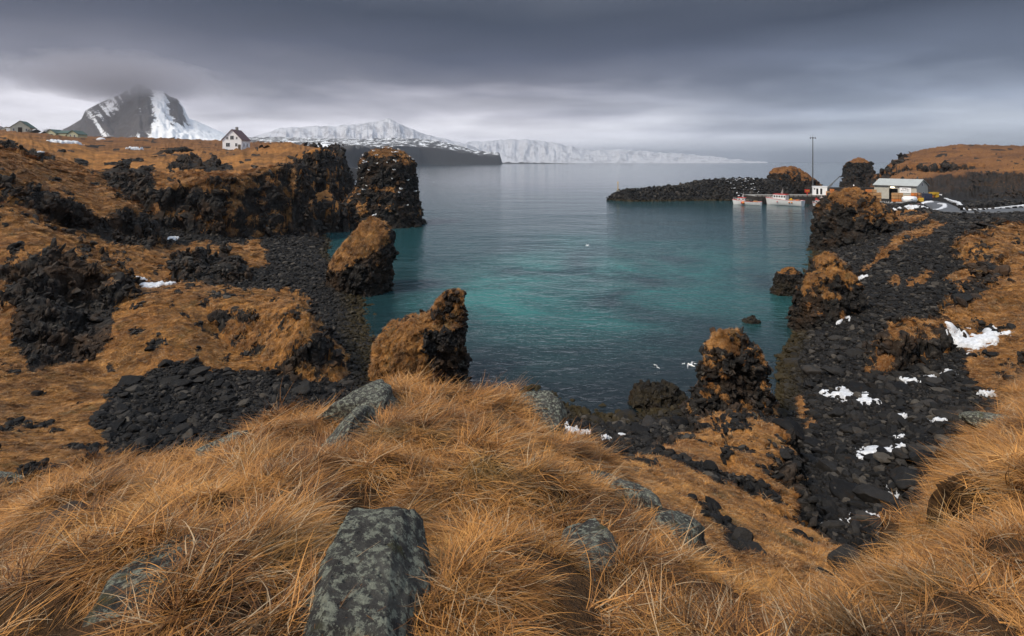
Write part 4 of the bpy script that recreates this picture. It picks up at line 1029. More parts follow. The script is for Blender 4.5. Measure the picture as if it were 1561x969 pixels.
def gable_house(name, loc, rz, w, l, eave, ridge, wall, roof, label, over=.35, cat='house'):
    t = empty(name, loc, rz)
    MB().prism([(-w/2, -1.2), (w/2, -1.2), (w/2, eave), (0, ridge), (-w/2, eave)], -l/2, l/2).build('wall', wall, t)
    k = (ridge-eave)/(w/2); ow = w/2+over; th = .16
    MB().prism([(-ow, eave-k*over+.02), (0, ridge+.02), (ow, eave-k*over+.02), (ow, eave-k*over+.02+th), (0, ridge+.02+th), (-ow, eave-k*over+.02+th)], -l/2-over, l/2+over).build('roof', roof, t)
    tag(t, label, cat); return t
def loc_at(px, py, Y, dz=0.):
    x, y_, z_ = D(px, py, Y); return (x, y_, z_ + dz)
# white house
t = gable_house('white_house', loc_at(360.5, 229.5, 200), math.radians(4), 7.0, 7.4, 4.3, 8.0, W_, M_red, 'white gabled house with dark red roof and chimney on the grassy plateau')
rf = [c for c in t.children if c.name.startswith('roof')][0]
MB().box((.25, -.2, 8.2), (.75, .75, 1.7)).box((.25, -.2, 9.1), (.9, .9, .14)).build('chimney', M_conc, rf)
for (wx, wz, ww, wh) in ((-1.7, 4.75, .75, 1.0), (.0, 4.95, 1.35, 1.5), (1.75, 4.75, .6, .9), (-1.5, 2.2, 1.5, 1.5), (1.6, 2.2, .9, 1.3)): window(t, wx, -3.72, wz, ww, wh)
dd = MB().box((2.75, -3.74, 1.15), (.95, .08, 2.3)).build('door', M_wood, t); MB().box((2.45, -3.82, 1.1), (.08, .08, .12)).build('handle', M_mast, dd)
for yy in (-1.6, 1.2): window(t, 3.52, yy, 2.2, .9, 1.3, 1)
MB().box((2.6, -4.5, -.1), (1.8, 1.4, .5)).build('step', M_conc, t)
# cottage with a green roof
t = gable_house('green_roofed_cottage', loc_at(36, 203, 262), math.radians(28), 7.5, 9.5, 2.8, 6.0, M_pale, M_greenroof, 'cream cottage with dark green roof at the far left of the plateau')
for wx in (-2.4, 2.4): window(t, wx, -4.78, 1.6, .7, 1.3)
MB().box((0, -4.8, 1.4), (1.6, .1, 2.8)).build('door', M_darkwood, t)
for yy in (-2.2, 1.5): window(t, 3.77, yy, 1.6, 1.1, 1.1, 1)
MB().box((-4.9, -.4, 1.0), (2.2, 3.6, 2.6)).build('porch', W_, t)
# yellow cottage with two gables
t = empty('yellow_cottage', loc_at(101, 211.5, 250), math.radians(6)); tag(t, 'yellow bungalow with two gables and grey-green roof below the snowy mountain', 'house')
MB().prism([(-7.4, -1), (-2.6, -1), (-2.6, 2.6), (-5, 4.4), (-7.4, 2.6)], -3, 3).box((0, .6, .9), (5.4, 4.6, 3.8)).prism([(2.6, -1), (7.4, -1), (7.4, 2.2), (5, 3.9), (2.6, 2.2)], -3.2, 3).build('wall', M_cream, t)
def vee(m, cx, hw, e, r, y0, y1, o_=.3, th=.15):
    k = (r-e)/hw; m.prism([(cx-hw-o_, e-k*o_), (cx, r+.02), (cx+hw+o_, e-k*o_), (cx+hw+o_, e-k*o_+th), (cx, r+.02+th), (cx-hw-o_, e-k*o_+th)], y0, y1)
m = MB(); vee(m, -5, 2.4, 2.62, 4.42, -3.3, 3.3); vee(m, 5, 2.4, 2.22, 3.92, -3.5, 3.3); m.box((0, -.6, 3.35), (5.4, 3.0, .14), rx=.42).build('roof', M_greenroof, t)
window(t, -5, -3.03, 1.5, 2.4, 1.5)
for wx in (4.1, 5.9): window(t, wx, -3.23, 1.3, .7, 1.3)
MB().box((1.3, -1.75, .9), (.9, .08, 1.9)).build('door', M_wood, t)
# outbuildings and bushes between the cottages
def shed(px, py, Y, w, l, h, rz, wall, roof, label):
    t = gable_house('garden_shed', loc_at(px, py, Y), rz, w, l, h, h+.9, wall, roof, label, .15, 'shed')
    MB().box((0, -l/2-.04, h*.45), (.8, .06, h*.85)).build('door', M_darkwood, t)
shed(54, 205, 255, 3.0, 5.0, 1.7, .9, M_darkwood, M_snowr, 'low dark shed with a snowy roof beside the green-roofed cottage')
shed(65, 207, 255, 3.0, 4.0, 1.3, 1.1, M_darkwood, M_snowr, 'smaller snow-roofed shed left of the yellow bungalow')
shed(13, 202, 275, 3.6, 4.4, 2.0, .3, M_pale, M_wood, 'small pale shed at the left of the green-roofed cottage')
def bush(px, py, Y, w, h, label, seed):
    r = np.random.default_rng(seed); t = empty('bush', loc_at(px, py, Y)); tag(t, label, 'bush')
    m = MB()
    for k in range(16): m.tube((0, 0, -.3), (r.normal(0, w*.28), r.normal(0, w*.28), h*r.uniform(.5, 1)), .05, .01, 4)
    m.build('stems', M_wood, t)
    c = r.normal(size=(900, 3)); c /= np.linalg.norm(c, axis=1)[:, None]; c *= r.uniform(.5, 1, (900, 1))**.5*np.array([w/2, w/2, h/2]); m = MB()
    c[:, 2] += h*.5; c += .25*r.normal(size=c.shape)
    for q in c:
        a, b_ = r.normal(0, .12, 3), r.normal(0, .12, 3); m.add([q, q+a, q+b_], [(0, 1, 2)])
    m.build('twigs', M_darkwood, t)
bush(72, 206, 250, 3.2, 3.0, 'dark leafless bush at the left wall of the yellow bungalow', 1)
bush(46, 204, 252, 2.4, 2.0, 'low dark bush under the eaves of the green-roofed cottage', 2)
# heap of snow by the field
o = MB().ball((0, 0, 0), 1, (2.0, 1.5, 1.15), 16, 8).build('snow_heap', M_snow, smooth=True); o.location = loc_at(154, 213, 240); tag(o, 'rounded white heap of snow on the field below the mountain', 'snow heap')
# ruined dark walls on the plateau
def wall_seg(pts, h, th, name, label, cat='wall', mat=None, lumps=.35, seed=0):
    r = np.random.default_rng(seed); V = []; n_ = 60
    pts = [np.array(p) for p in pts]; seg = np.array([0] + [np.linalg.norm(b_-a) for a, b_ in zip(pts[:-1], pts[1:])]).cumsum()
    s_ = np.linspace(0, seg[-1], n_); path = np.stack([np.interp(s_, seg, [p[k] for p in pts]) for k in range(3)], 1)
    tg = np.gradient(path, axis=0); nn = np.stack([-tg[:, 1], tg[:, 0], tg[:, 0]*0], 1); nn /= np.linalg.norm(nn, axis=1)[:, None]+1e-9
    prof_ = [(-.5, -.9), (-.45, .3), (-.33, .85), (-.1, 1.0), (.12, .98), (.35, .8), (.46, .3), (.5, -.9)]
    A = np.zeros((len(prof_), n_, 3))
    for i, (a, b_) in enumerate(prof_):
        hh_ = h*(.85 + lumps*r.normal(0, .4, n_)); e_ = np.clip(np.minimum(s_, seg[-1]-s_)/th, .15, 1)
        A[i] = path + nn*(a*th*(1+.2*r.normal(0, 1, n_)))[:, None]; A[i, :, 2] += b_*hh_*e_
    o = grid_mesh(name, A, mat or M_crag, smooth=False); tag(o, label, cat); return o
wall_seg([loc_at(203, 234.5, 172), loc_at(228, 236, 165), loc_at(245, 235.5, 165)], .9, 1.2, 'stone_wall', 'long low dark stone wall on the grass left of the walled pit', seed=1)
wall_seg([loc_at(238, 231, 178), loc_at(262, 230, 176), loc_at(290, 227, 178)], 1.2, 1.4, 'stone_wall', 'upper dark wall of the pit on the plateau left of the white house', seed=2)
wall_seg([loc_at(232, 238, 156), loc_at(250, 236, 160), loc_at(276, 231, 168), loc_at(289, 228, 172)], 1.5, 3.4, 'stone_wall', 'broad dark bank slanting up to the white house on the plateau', seed=3)
wall_seg([loc_at(226, 243, 148), loc_at(240, 242, 148), loc_at(252, 241.5, 149)], .9, 1.0, 'stone_wall', 'short dark wall at the lower left of the pit', seed=4)
for k, (px, py, Y) in enumerate([(239, 231, 177), (249, 234.5, 158), (303, 225, 205), (306, 227, 204)]):
    o = MB().tube((0, 0, -.3), (0, 0, 1.5), .09, .07, 6).box((0, 0, 1.2), (.5, .05, .18)).build('fence_post', M_wood); o.location = loc_at(px, py, Y)
    tag(o, ['thin grey post at the upper wall of the pit', 'thin grey post in the middle of the dark walls', 'left one of two short posts left of the white house', 'right one of two short posts left of the white house'][k], 'post')

# ------------------------------------------------------------------ breakwater
t = empty('breakwater', D(1050, 300, 215)); tag(t, 'long breakwater of dark boulders running out from the islet', 'breakwater')
t.location = (0, 0, 0)
BWp = [(926, 302, 212, 2.6), (945, 297, 213, 3.8), (1000, 0, 216, 4.6), (1050, 0, 220, 5.6), (1068, 0, 222, 7.2), (1110, 0, 224, 7.8), (1150, 0, 226, 8.0), (1190, 0, 226, 7.6)]
bw = np.array([((p[0]-CX)/F*p[2], p[2], p[3]) for p in BWp]); seg = np.concatenate([[0], np.cumsum(np.linalg.norm(np.diff(bw[:, :2], axis=0), axis=1))])
s_ = np.linspace(0, seg[-1], 240); px_ = np.stack([np.interp(s_, seg, bw[:, k]) for k in range(3)], 1)
tg = np.gradient(px_[:, :2], axis=0); nn = np.stack([tg[:, 1], -tg[:, 0]], 1); nn /= np.linalg.norm(nn, axis=1)[:, None]
vv = np.linspace(-1, 1, 40); A = np.zeros((40, 240, 3)); tip = np.clip(s_/7, .12, 1)**.6
for i, v_ in enumerate(vv):
    wd = (5.0 + px_[:, 2]*1.45)*tip; A[i, :, :2] = px_[:, :2] + nn*(v_*wd)[:, None]; A[i, :, 2] = np.clip((px_[:, 2]*tip + 1.2)*np.clip((1-abs(v_))*1.35, 0, 1) - 1.2, -2, 99)
A += .5*np.stack([fbm(A[..., 0]/2+k*9, A[..., 1]/2, A[..., 2]/2, 3) for k in range(3)], -1)
core = grid_mesh('core', A, M_stone); core.parent = t
An = grid_normals(A); An *= np.sign(An[20, 100, 2]); Ar = np.linalg.norm(np.cross(np.gradient(A, axis=1), np.gradient(A, axis=0)), axis=-1)
wq = (Ar*(A[..., 2] > -.5)*(An[..., 1] < .55)).reshape(-1); ii = rng.choice(wq.size, 5200, p=wq/wq.sum())
p = A.reshape(-1, 3)[ii] + rng.normal(0, .2, (5200, 3)); sc = rng.lognormal(0, .28, 5200)*.62
o = scatter('armour_stones', p[100:], rng.uniform(0, 6.28, (5100, 3)), np.repeat(sc[100:, None], 3, 1), small, None, parent=t)
for k in range(100):
    q = bpy.data.objects.new('boulder', bigr[k % 9]); COL.objects.link(q); q.parent = t; q.location = p[k]; q.scale = (1.0, .9, .85); q.rotation_euler = tuple(rng.uniform(0, 6.28, 3))
# snow dusting near the boat
wq2 = wq*((A[..., 0].reshape(-1) > D(1105, 0, 220)[0]) & (A[..., 0].reshape(-1) < D(1152, 0, 220)[0]) & (A[..., 2].reshape(-1) > 1)); ii = rng.choice(wq.size, 90, p=wq2/wq2.sum())
sflat = facet_rock(500, 2, 8, (1, .8, .3)); sflat.materials.append(M_snow)
o = scatter('snow_dusting', A.reshape(-1, 3)[ii] + np.array([0, -.3, .45]), rng.normal(0, .2, (90, 3)), rng.uniform(.2, .5, (90, 1))*np.ones((1, 3)), [sflat], 'bits of snow lying on the breakwater boulders behind the small boat')
bx_, by_, bz_ = D(942, 289, 213)
t = empty('beacon', (bx_, by_, bz_ - .6)); tag(t, 'thin yellow navigation beacon on the tip of the breakwater', 'beacon')
MB().tube((0, 0, 0), (0, 0, 3.2), .16, .12).build('pole', M_yel, t); MB().tube((0, 0, 3.2), (0, 0, 3.8), .22, .22).tube((0, 0, 3.8), (0, 0, 4.1), .22, .04).build('lamp', M_yel, t); MB().box((0, 0, .2), (1.2, 1.2, .6)).build('base', M_conc, t)

# ------------------------------------------------------------------ quay and its furniture
YQ = 193.
t = empty('quay', D(1220, 300, YQ)); t.location = (0, 0, 0); tag(t, 'dark timber-faced concrete quay behind the moored boats', 'quay')
x0, x1 = D(1152, 0, YQ)[0], D(1345, 0, YQ)[0]; zq = 3.1
MB().box(((x0+x1)/2, YQ+5, zq/2-.6), (x1-x0, 10, zq+1.0)).build('deck', M_conc, t)
MB().box(((x0+x1)/2, YQ-.12, zq/2-.7), (x1-x0+.2, .3, zq+.9)).build('facing', M_darkwood, t)
MB().box((x0-.12, YQ+5, zq/2-.7), (.3, 10, zq+.9)).build('end_facing', M_darkwood, t)
for xx in np.arange(x0+.5, x1, 1.7): MB().tube((xx, YQ-.45, -1.2), (xx, YQ-.45, zq+.15), .17, .17).build('pile', M_darkwood, t)
MB().box(((x0+x1)/2, YQ+.3, zq+.12), (x1-x0, .35, .22)).build('kerb', M_wood, t)
for xx in np.arange(x0+3, x1, 6.5): MB().box((xx, YQ-.62, 1.4), (.5, .35, 1.9)).build('tyre_fender', M_redp if int(xx) % 3 == 0 else M_black, t)
# outer wall of the quay
o = MB().box((0, 0, 0), (38, 1.2, 3.2)).build('sea_wall', M_darkwood); o.location = (D(1300, 0, 215)[0], 215, 3.6); tag(o, 'long low dark sea wall behind the harbour hut and crane', 'wall')
# hut
hx_, hy_ = D(1255, 0, 195)[:2]
t = empty('harbour_hut', (D(1250.5, 0, 197)[0], 197.5, zq-.1), math.radians(-24)); tag(t, 'small white flat-roofed hut with two tall windows on the quay', 'hut')
MB().box((0, 0, 1.65), (4.6, 3.2, 3.3)).build('wall', W_, t); MB().box((0, 0, 3.4), (4.9, 3.5, .18)).build('roof', M_trim, t)
for wx in (-.95, .35): window(t, wx, -1.62, 1.55, .75, 2.3, bars=False)
MB().box((-1.85, -1.63, 2.5), (.5, .06, .5)).build('vent', M_mast, t)
# mast
t = empty('tall_mast', (D(1242.5, 0, 199)[0], 200.5, zq)); tag(t, 'tall thin grey steel mast with lamps at its top beside the hut', 'mast')
MB().tube((0, 0, 0), (0, 0, 22.6), .24, .13, 10).build('pole', M_mast, t)
MB().box((0, 0, 22.3), (2.3, .12, .14)).tube((0, 0, 22.3), (0, 0, 23.9), .04, .02, 5).tube((-.9, 0, 22.3), (-.9, 0, 23.2), .03, .02, 5).tube((.95, 0, 22.3), (.95, 0, 23.0), .03, .02, 5).build('crossbar', M_mast, t)
for sx_ in (-.95, 0, .95): MB().ball((sx_, -.1, 22.05), .28, (1, 1, .8)).build('lamp', M_mast, t)
MB().box((0, 0, .2), (1, 1, .4)).build('base', M_conc, t)
# crane
t = empty('quay_crane', (D(1260, 0, 203)[0], 203, zq)); tag(t, 'dark harbour crane with its jib raised to the right', 'crane')
MB().tube((0, 0, 0), (0, 0, 2.2), .4, .32).build('column', M_mast, t)
jb = MB().tube((0, 0, 2.1), (5.2, 0, 7.0), .26, .17, 6).build('jib', M_mast, t); MB().box((5.4, 0, 7.0), (.8, .35, .45)).build('jib_head', M_mast, jb); MB().tube((5.5, 0, 6.9), (5.5, 0, 6.0), .03, .03, 4).build('hook', M_mast, jb)
MB().tube((.2, -.2, 1.2), (2.4, -.2, 4.2), .12, .10, 6).build('ram', M_mast, t)
# sign board, red above yellow
t = empty('harbour_sign', (D(1229.5, 0, 195)[0], 194.6, zq)); tag(t, 'red and yellow board on a red post at the quay edge', 'sign')
MB().tube((0, 0, -1.5), (0, 0, 1.2), .16, .16, 6).build('post', M_redp, t)
MB().box((0, 0, 1.75), (1.8, .12, 1.2)).build('board', M_redp, t); MB().box((.15, -.08, 1.75), (1.3, .05, .34)).build('stripe', M_yel, t)
# tubs and pallets
def tub_proto(name, mat, lid):
    t = empty(name, (0, 0, 0))
    m = MB(); w, d_, h = 1.15, 1.0, .72
    for q in (((0, 0, .14), (w, d_, .08)), ((-w/2+.04, 0, .46), (.08, d_, .56)), ((w/2-.04, 0, .46), (.08, d_, .56)), ((0, -d_/2+.04, .46), (w-.17, .08, .56)), ((0, d_/2-.04, .46), (w-.17, .08, .56)), ((0, 0, .78), (w+.06, d_+.06, .06))): m.box(*q)
    m.build('shell', mat, t, .0)
    m = MB()
    for xx in (-.42, 0, .42): m.box((xx, 0, .05), (.16, d_, .1))
    m.build('skid', lid, t); return t
protos = [tub_proto('fish_tub', M_tub, M_darkwood), tub_proto('fish_tub', M_orange, M_darkwood), tub_proto('fish_tub', M_yel, M_darkwood)]
used = [False]*3
def tub(kind, x, y_, z_, rz, label, group):
    if not used[kind]: o = protos[kind]; used[kind] = True
    else: o = copy_tree(protos[kind])
    o.location = (x, y_, z_); o.rotation_euler = (0, 0, rz); tag(o, label, 'fish tub', group)
zy = 5.0
def tub_rows(pxs, Y, levels, kind, label, group, z0=zy):
    for i, px in enumerate(pxs):
        for l in range(levels[i % len(levels)]): tub(kind if rng.random() > .15 else (kind+1) % 2, D(px, 0, Y)[0], Y + rng.normal(0, .1), z0 + .81*l, rng.normal(0, .06), label, group)
YB = 147.
tub_rows([1364, 1371, 1378], YB-7, [3, 3, 2], 0, 'tan fish tub in the stacks by the warehouse door', 'tubs by the warehouse door')
tub_rows([1386, 1393, 1399], YB-7, [2, 3, 3], 1, 'orange fish tub stacked behind the white tank', 'tubs behind the white tank')
tub_rows([1324, 1331.5, 1338], YB-5, [4, 4, 3], 0, 'tan fish tub in the stacks at the left end of the warehouse', 'tubs at the left end of the warehouse')
tub_rows([1301, 1304.5], YB+20, [2, 2], 1, 'orange fish tub standing behind the dark cliff block', 'tubs behind the cliff block', zq)
tub_rows([1262, 1268, 1274, 1280], YQ+2, [2, 3, 2, 1], 1, 'orange fish tub on the quay right of the hut', 'tubs on the quay', zq)
tub_rows([1420, 1427], YB+8, [2, 2], 2, 'yellow tub beside the track right of the warehouse', 'yellow tubs', zy+.1)
# warehouse
wl, wr = D(1330, 0, 150)[0], D(1393, 0, 146)[0]
wlen = 10.6; wd_ = 8.0
t = empty('warehouse', (D(1373, 0, 152)[0], 152, zy)); t.rotation_euler = (0, 0, math.radians(-57)); tag(t, 'long pale metal harbour warehouse with a low gable roof and a dark doorway', 'warehouse')
ev, rd = 4.0, 5.7
def along_x(m, outline, xa, xb):      # outline in (y, z), drawn out along x
    n_ = len(outline); m.add([(xa, y_, z_) for y_, z_ in outline] + [(xb, y_, z_) for y_, z_ in outline], [tuple(range(n_-1, -1, -1)), tuple(range(n_, 2*n_))] + [(i, (i+1) % n_, n_+(i+1) % n_, n_+i) for i in range(n_)]); return m
xa, xb = -wlen/2, wlen/2; ya, yb = -wd_/2, wd_/2
m = MB(); dx0, dx1 = xa + wlen*.36, xa + wlen*.36 + 2.2; dh = 3.1      # doorway
along_x(m, [(ya+.15, -.6), (yb, -.6), (yb, ev), (0, rd), (ya+.15, ev)], xb-.15, xb); along_x(m, [(ya+.15, -.6), (yb, -.6), (yb, ev), (0, rd), (ya+.15, ev)], xa, xa+.15)
m.box(((xa+dx0)/2, ya+.075, ev/2-.3), (dx0-xa, .15, ev+.6)).box(((dx1+xb)/2, ya+.075, ev/2-.3), (xb-dx1, .15, ev+.6)).box(((dx0+dx1)/2, ya+.075, (dh+ev)/2), (2.2, .15, ev-dh)).box((0, yb-.08, ev/2-.3), (wlen-.3, .15, ev+.6))
m.build('wall', M_steelw, t)
m = MB()
for i in range(26):
    xx = xa + .3 + (wlen-.6)*i/25
    if not (dx0-.1 < xx < dx1+.1): m.box((xx, ya-.02, ev/2-.05), (.06, .05, ev-.25))
m.build('cladding_rib', M_steelw, t)
o_ = .35; k = (rd-ev)/(wd_/2); m = MB(); along_x(m, [(ya-o_, ev-k*o_+.03), (0, rd+.03), (yb+o_, ev-k*o_+.03), (yb+o_, ev-k*o_+.18), (0, rd+.18), (ya-o_, ev-k*o_+.18)], xa-.3, xb+.3); rf = m.build('roof', M_steelr, t)
m = MB()
for i in range(22): xx = xa + (wlen)*i/21; m.box((xx, (ya-o_)/2, (ev-k*o_+rd)/2+.2), (.05, math.hypot(wd_/2+o_, rd-ev+k*o_), .05), rx=math.atan2(rd-ev+k*o_, wd_/2+o_))
m.build('roof_seam', M_steelr, rf); MB().tube((xb-1.5, 1.0, rd-.6), (xb-1.5, 1.0, rd+.9), .16, .16).build('vent_pipe', M_mast, rf)
MB().box((0, ya-o_-.04, ev-k*o_+.02), (wlen+.6, .12, .16)).build('gutter', M_mast, t)
MB().box(((dx0+dx1)/2, ya+1.2, dh/2), (2.18, .1, dh)).build('doorway_curtain', M_black, t)
M_lamp, n, b = new_mat('lit_lamp', .4); b.inputs['Base Color'].default_value = (.9, .85, .7, 1); b.inputs['Emission Color'].default_value = (1, .85, .6, 1); b.inputs['Emission Strength'].default_value = 3
MB().box(((dx0+dx1)/2-.2, ya-.12, dh+.32), (.9, .16, .2)).build('door_lamp', M_lamp, t)
sg = MB().box((xa+wlen*.745, ya-.1, ev-1.25), (2.8, .07, 1.6)).build('sign_board', W_, t)
m = MB()          # the dark script and emblem of the board
sxc, szc = xa+wlen*.745, ev-1.25
for (a, b_, w_, h_) in ((-.55, .38, .22, .30), (-.2, .45, .26, .12), (.15, .40, .30, .26), (.5, .3, .16, .3), (.85, .25, .25, .09)): m.box((sxc+a, ya-.15, szc+b_), (w_, .03, h_))
for i, w_ in enumerate((.26, .2, .28, .16, .24, .22, .26, .18)): m.box((sxc-.95+i*.26, ya-.15, szc-.18), (w_*.62, .03, .17 + .05*(i % 3 == 0)))
m.build('lettering', M_blue, sg)
window(t, xb+.06, -.3, 4.3, .7, 1.1, 1, M_trim, False); window(t, xb+.06, .6, 1.9, .8, .9, 1, M_trim, False)
MB().box((xb+.05, -2.2, 1.1), (.1, 1.0, 2.2)).build('side_door', M_mast, t)
# loading platform, tank, forklift, van
o = MB().box((0, 0, 0), (13.0, 6.5, .5)).box((0, -3.2, .1), (13.1, .3, .36)).build('loading_platform', M_conc); o.location = (D(1381, 0, 138)[0], 138.5, zy-.22); tag(o, 'flat concrete platform edge in front of the tubs and tank', 'platform')
t = empty('storage_tank', (D(1389, 0, 136)[0], 136.6, zy+.05)); tag(t, 'white cylindrical tank with a small green mark lying on the platform', 'tank')
MB().tube((-1.55, 0, .85), (1.55, 0, .85), .82, .82, 28).build('drum', W_, t, .06, True); MB().box((0, -.83, .95), (.5, .04, .16)).build('emblem', M_teal, t)
for xx in (-1, 1): MB().box((xx, 0, .1), (.25, 1.4, .3)).build('cradle', M_mast, t)
t = empty('forklift', (D(1403, 0, 137)[0], 137, zy)); t.rotation_euler = (0, 0, 1.2); tag(t, 'small yellow forklift beside the tubs at the warehouse corner', 'forklift')
MB().box((0, 0, .7), (1.7, 1.0, .7)).box((-.6, 0, 1.1), (.5, 1.0, .5)).build('body', M_yel, t, .05); MB().box((.95, -.3, 1.3), (.1, .1, 2.3)).box((.95, .3, 1.3), (.1, .1, 2.3)).build('fork_mast', M_black, t)
m = MB()
for a in (-.5, .5):
    for b_ in (-.45, .45): m.tube((a, b_, .9), (a, b_, 2.0), .04, .04, 5)
m.box((0, 0, 2.05), (1.2, 1.0, .06)).build('roll_cage', M_black, t); MB().box((-.1, 0, 1.15), (.4, .5, .2)).build('seat', M_black, t)
for a in (-.55, .6):
    for b_ in (-.52, .52): MB().tube((a, b_-.1, .32), (a, b_+.1, .32), .32, .32, 14).build('wheel', M_black, t)
t = empty('parked_van', (D(1412, 0, 142)[0], 143, zy)); t.rotation_euler = (0, 0, math.radians(80)); tag(t, 'dark navy van parked at the right end of the warehouse', 'van')
MB().prism([(-2.4, .45), (2.35, .45), (2.4, 1.1), (1.7, 1.3), (1.2, 2.15), (-2.3, 2.2), (-2.4, 1.4)], -.95, .95).build('body', M_blue, t, .08)
MB().prism([(1.3, 1.32), (1.72, 1.32), (1.27, 2.02), (1.2, 2.02)], -.97, .97).build('window', M_glass, t)
for a in (-1.5, 1.5):
    for b_ in (-.85, .85): wq_ = MB().tube((a, b_-.12, .36), (a, b_+.12, .36), .36, .36, 16).build('wheel', M_black, t); MB().tube((a, b_-.13, .36), (a, b_+.13, .36), .18, .18, 10).build('rim', M_mast, wq_)
for b_ in (-.65, .65): MB().box((2.38, b_, .9), (.08, .3, .18)).build('headlight', M_trim, t)

# ------------------------------------------------------------------ road, snow banks
rp = np.array(ROAD)[::-1]; seg = np.concatenate([[0], np.cumsum(np.linalg.norm(np.diff(rp[:, :2], axis=0), axis=1))]); s_ = np.linspace(0, seg[-1], 260)
pp = np.stack([np.interp(s_, seg, rp[:, k]) for k in range(3)], 1)
kk = np.ones(15)/15; pp2 = pp.copy()
for k in range(3): pp2[7:-7, k] = np.convolve(pp[:, k], kk, 'valid')
tg = np.gradient(pp2[:, :2], axis=0); nn = np.stack([-tg[:, 1], tg[:, 0]], 1); nn /= np.linalg.norm(nn, axis=1)[:, None]
A = np.zeros((7, 260, 3))
for i, v_ in enumerate((-1, -.98, -.5, 0, .5, .98, 1)):
    A[i, :, :2] = pp2[:, :2] + nn*v_*2.6; A[i, :, 2] = pp2[:, 2] + (.16 if abs(v_) < .99 else -.3) + .03*(1-abs(v_))
M_asph, n, b = new_mat('wet_asphalt', .5); pos = n.add('ShaderNodeNewGeometry').outputs['Position']; f = n.noise(pos, 2, 6, .7)
n.inp(b, 'Base Color', n.ramp(f, [(.3, (.050, .052, .056)), (.7, (.085, .087, .092))])); n.inp(b, 'Normal', n.bump(n.noise(pos, 40, 3), .2, .01))
o = grid_mesh('road', A[::-1], M_asph); tag(o, 'wet grey asphalt track', 'road', kind='structure')
def bank(pts, w, h, label, seed):
    pts = [S(*p) for p in pts]; o = wall_seg([np.array(p) for p in pts], h, w, 'snow_bank', label, 'snow bank', M_snow, .25, seed); return o
bank([(1440,303,5.2),(1449,306,5.3),(1460,309,5.5),(1466,314,5.7),(1467,319,5.9)], .9, .4, 'ploughed snow bank curving down the far side of the road bend', 1)
bank([(1421,321.5,5.6),(1432,319.5,5.5),(1440,316,5.5),(1440,312,5.4),(1430,310.5,5.3)], .8, .35, 'hook-shaped snow bank inside the bend below the warehouse', 2)
bank([(1472,320.5,6.0),(1500,319.5,6.2),(1530,317,6.5),(1561,313.5,6.9),(1700,306,7.7)], .55, .3, 'long thin snow bank along the upper edge of the road', 3)
bank([(1418,298,5.2),(1428,297,5.2),(1439,297,5.3)], .6, .3, 'short snow bank beyond the yellow tubs', 4)
bank([(1407,311,5.1),(1414,309,5.1),(1422,308,5.1)], 1.3, .5, 'broad heap of ploughed snow at the yard entrance', 5)
for k in range(70):
    u_ = rng.random(); q = np.array(S(1462 + 150*u_, 318.3 - 9*u_ - rng.uniform(0, 4), 6.4 + .8*u_)); s2 = rng.uniform(.35, .8)
    o = bpy.data.objects.new('boulder', bigr[k % 9]); COL.objects.link(o); o.location = q; o.scale = (s2, s2*.9, s2*.8); o.rotation_euler = tuple(rng.uniform(0, 6.28, 3))
    tag(o, 'dark boulder in the rough wall above the snowy road edge', 'boulder', 'boulders along the road')
t = empty('beached_boat', S(1397, 314, 5.1)); t.rotation_euler = (0, 0, .3); tag(t, 'small dark red rowing boat upturned near the yard entrance', 'boat')
MB().ball((0, 0, .1), 1, (2.4, .75, .6), 14, 8).build('hull', paint('faded_red', (.10, .03, .03)), t, smooth=True); MB().box((0, 0, .68), (4.0, .08, .08)).build('keel', M_wood, t)

# ------------------------------------------------------------------ fishing boats
def hull_mesh(Lh, B, Dp, mat, t, sheer=.6, name='hull', draft=.35):
    ns, nr = 26, 9; A = np.zeros((ns, 2*nr-1, 3))
    for i in range(ns):
        u_ = i/(ns-1); xx = -Lh/2 + Lh*u_; bb = B/2*(1 - max(0, (u_-.5)/.5)**2.2)**.75*(.88 + .12*min(1, u_/.15)); top_ = Dp + sheer*max(0, (u_-.35)/.65)**1.8
        rake = .35*Lh*.12*max(0, (u_-.8)/.2)
        for j in range(2*nr-1):
            q = abs(j-(nr-1))/(nr-1); zz = -draft + (top_+draft)*q**1.5; yy = bb*(q**.42)*np.sign(j-(nr-1))
            A[i, j] = (xx + rake*(zz/max(top_, .1)), yy*(1-.0*q), zz)
    o = grid_mesh(name, A, mat); o.parent = t
    m = MB(); rim = [A[i, 0] for i in range(ns)] + [A[i, -1] for i in range(ns-1, -1, -1)]
    m.add([(p[0], p[1]*.94, p[2]-.28) for p in rim], [tuple(range(len(rim)))]); m.build('deck', M_conc, t)
    m = MB(); m.add([A[0, j] for j in range(2*nr-1)], [tuple(range(2*nr-1))]); m.build('transom', mat, t)
    g = MB()
    for side in (0, -1):
        for i in range(ns-1): g.tube(A[i, side], A[i+1, side], .06, .06, 5)
    g.build('gunwale', M_redp if name == 'hull' else mat, t); return A
def rail(t, pts, h=.55):
    m = MB()
    for a, b_ in zip(pts[:-1], pts[1:]): m.tube((a[0], a[1], a[2]+h), (b_[0], b_[1], b_[2]+h), .03, .03, 4)
    for a in pts: m.tube(a, (a[0], a[1], a[2]+h), .03, .03, 4)
    m.build('railing', M_trim, t)
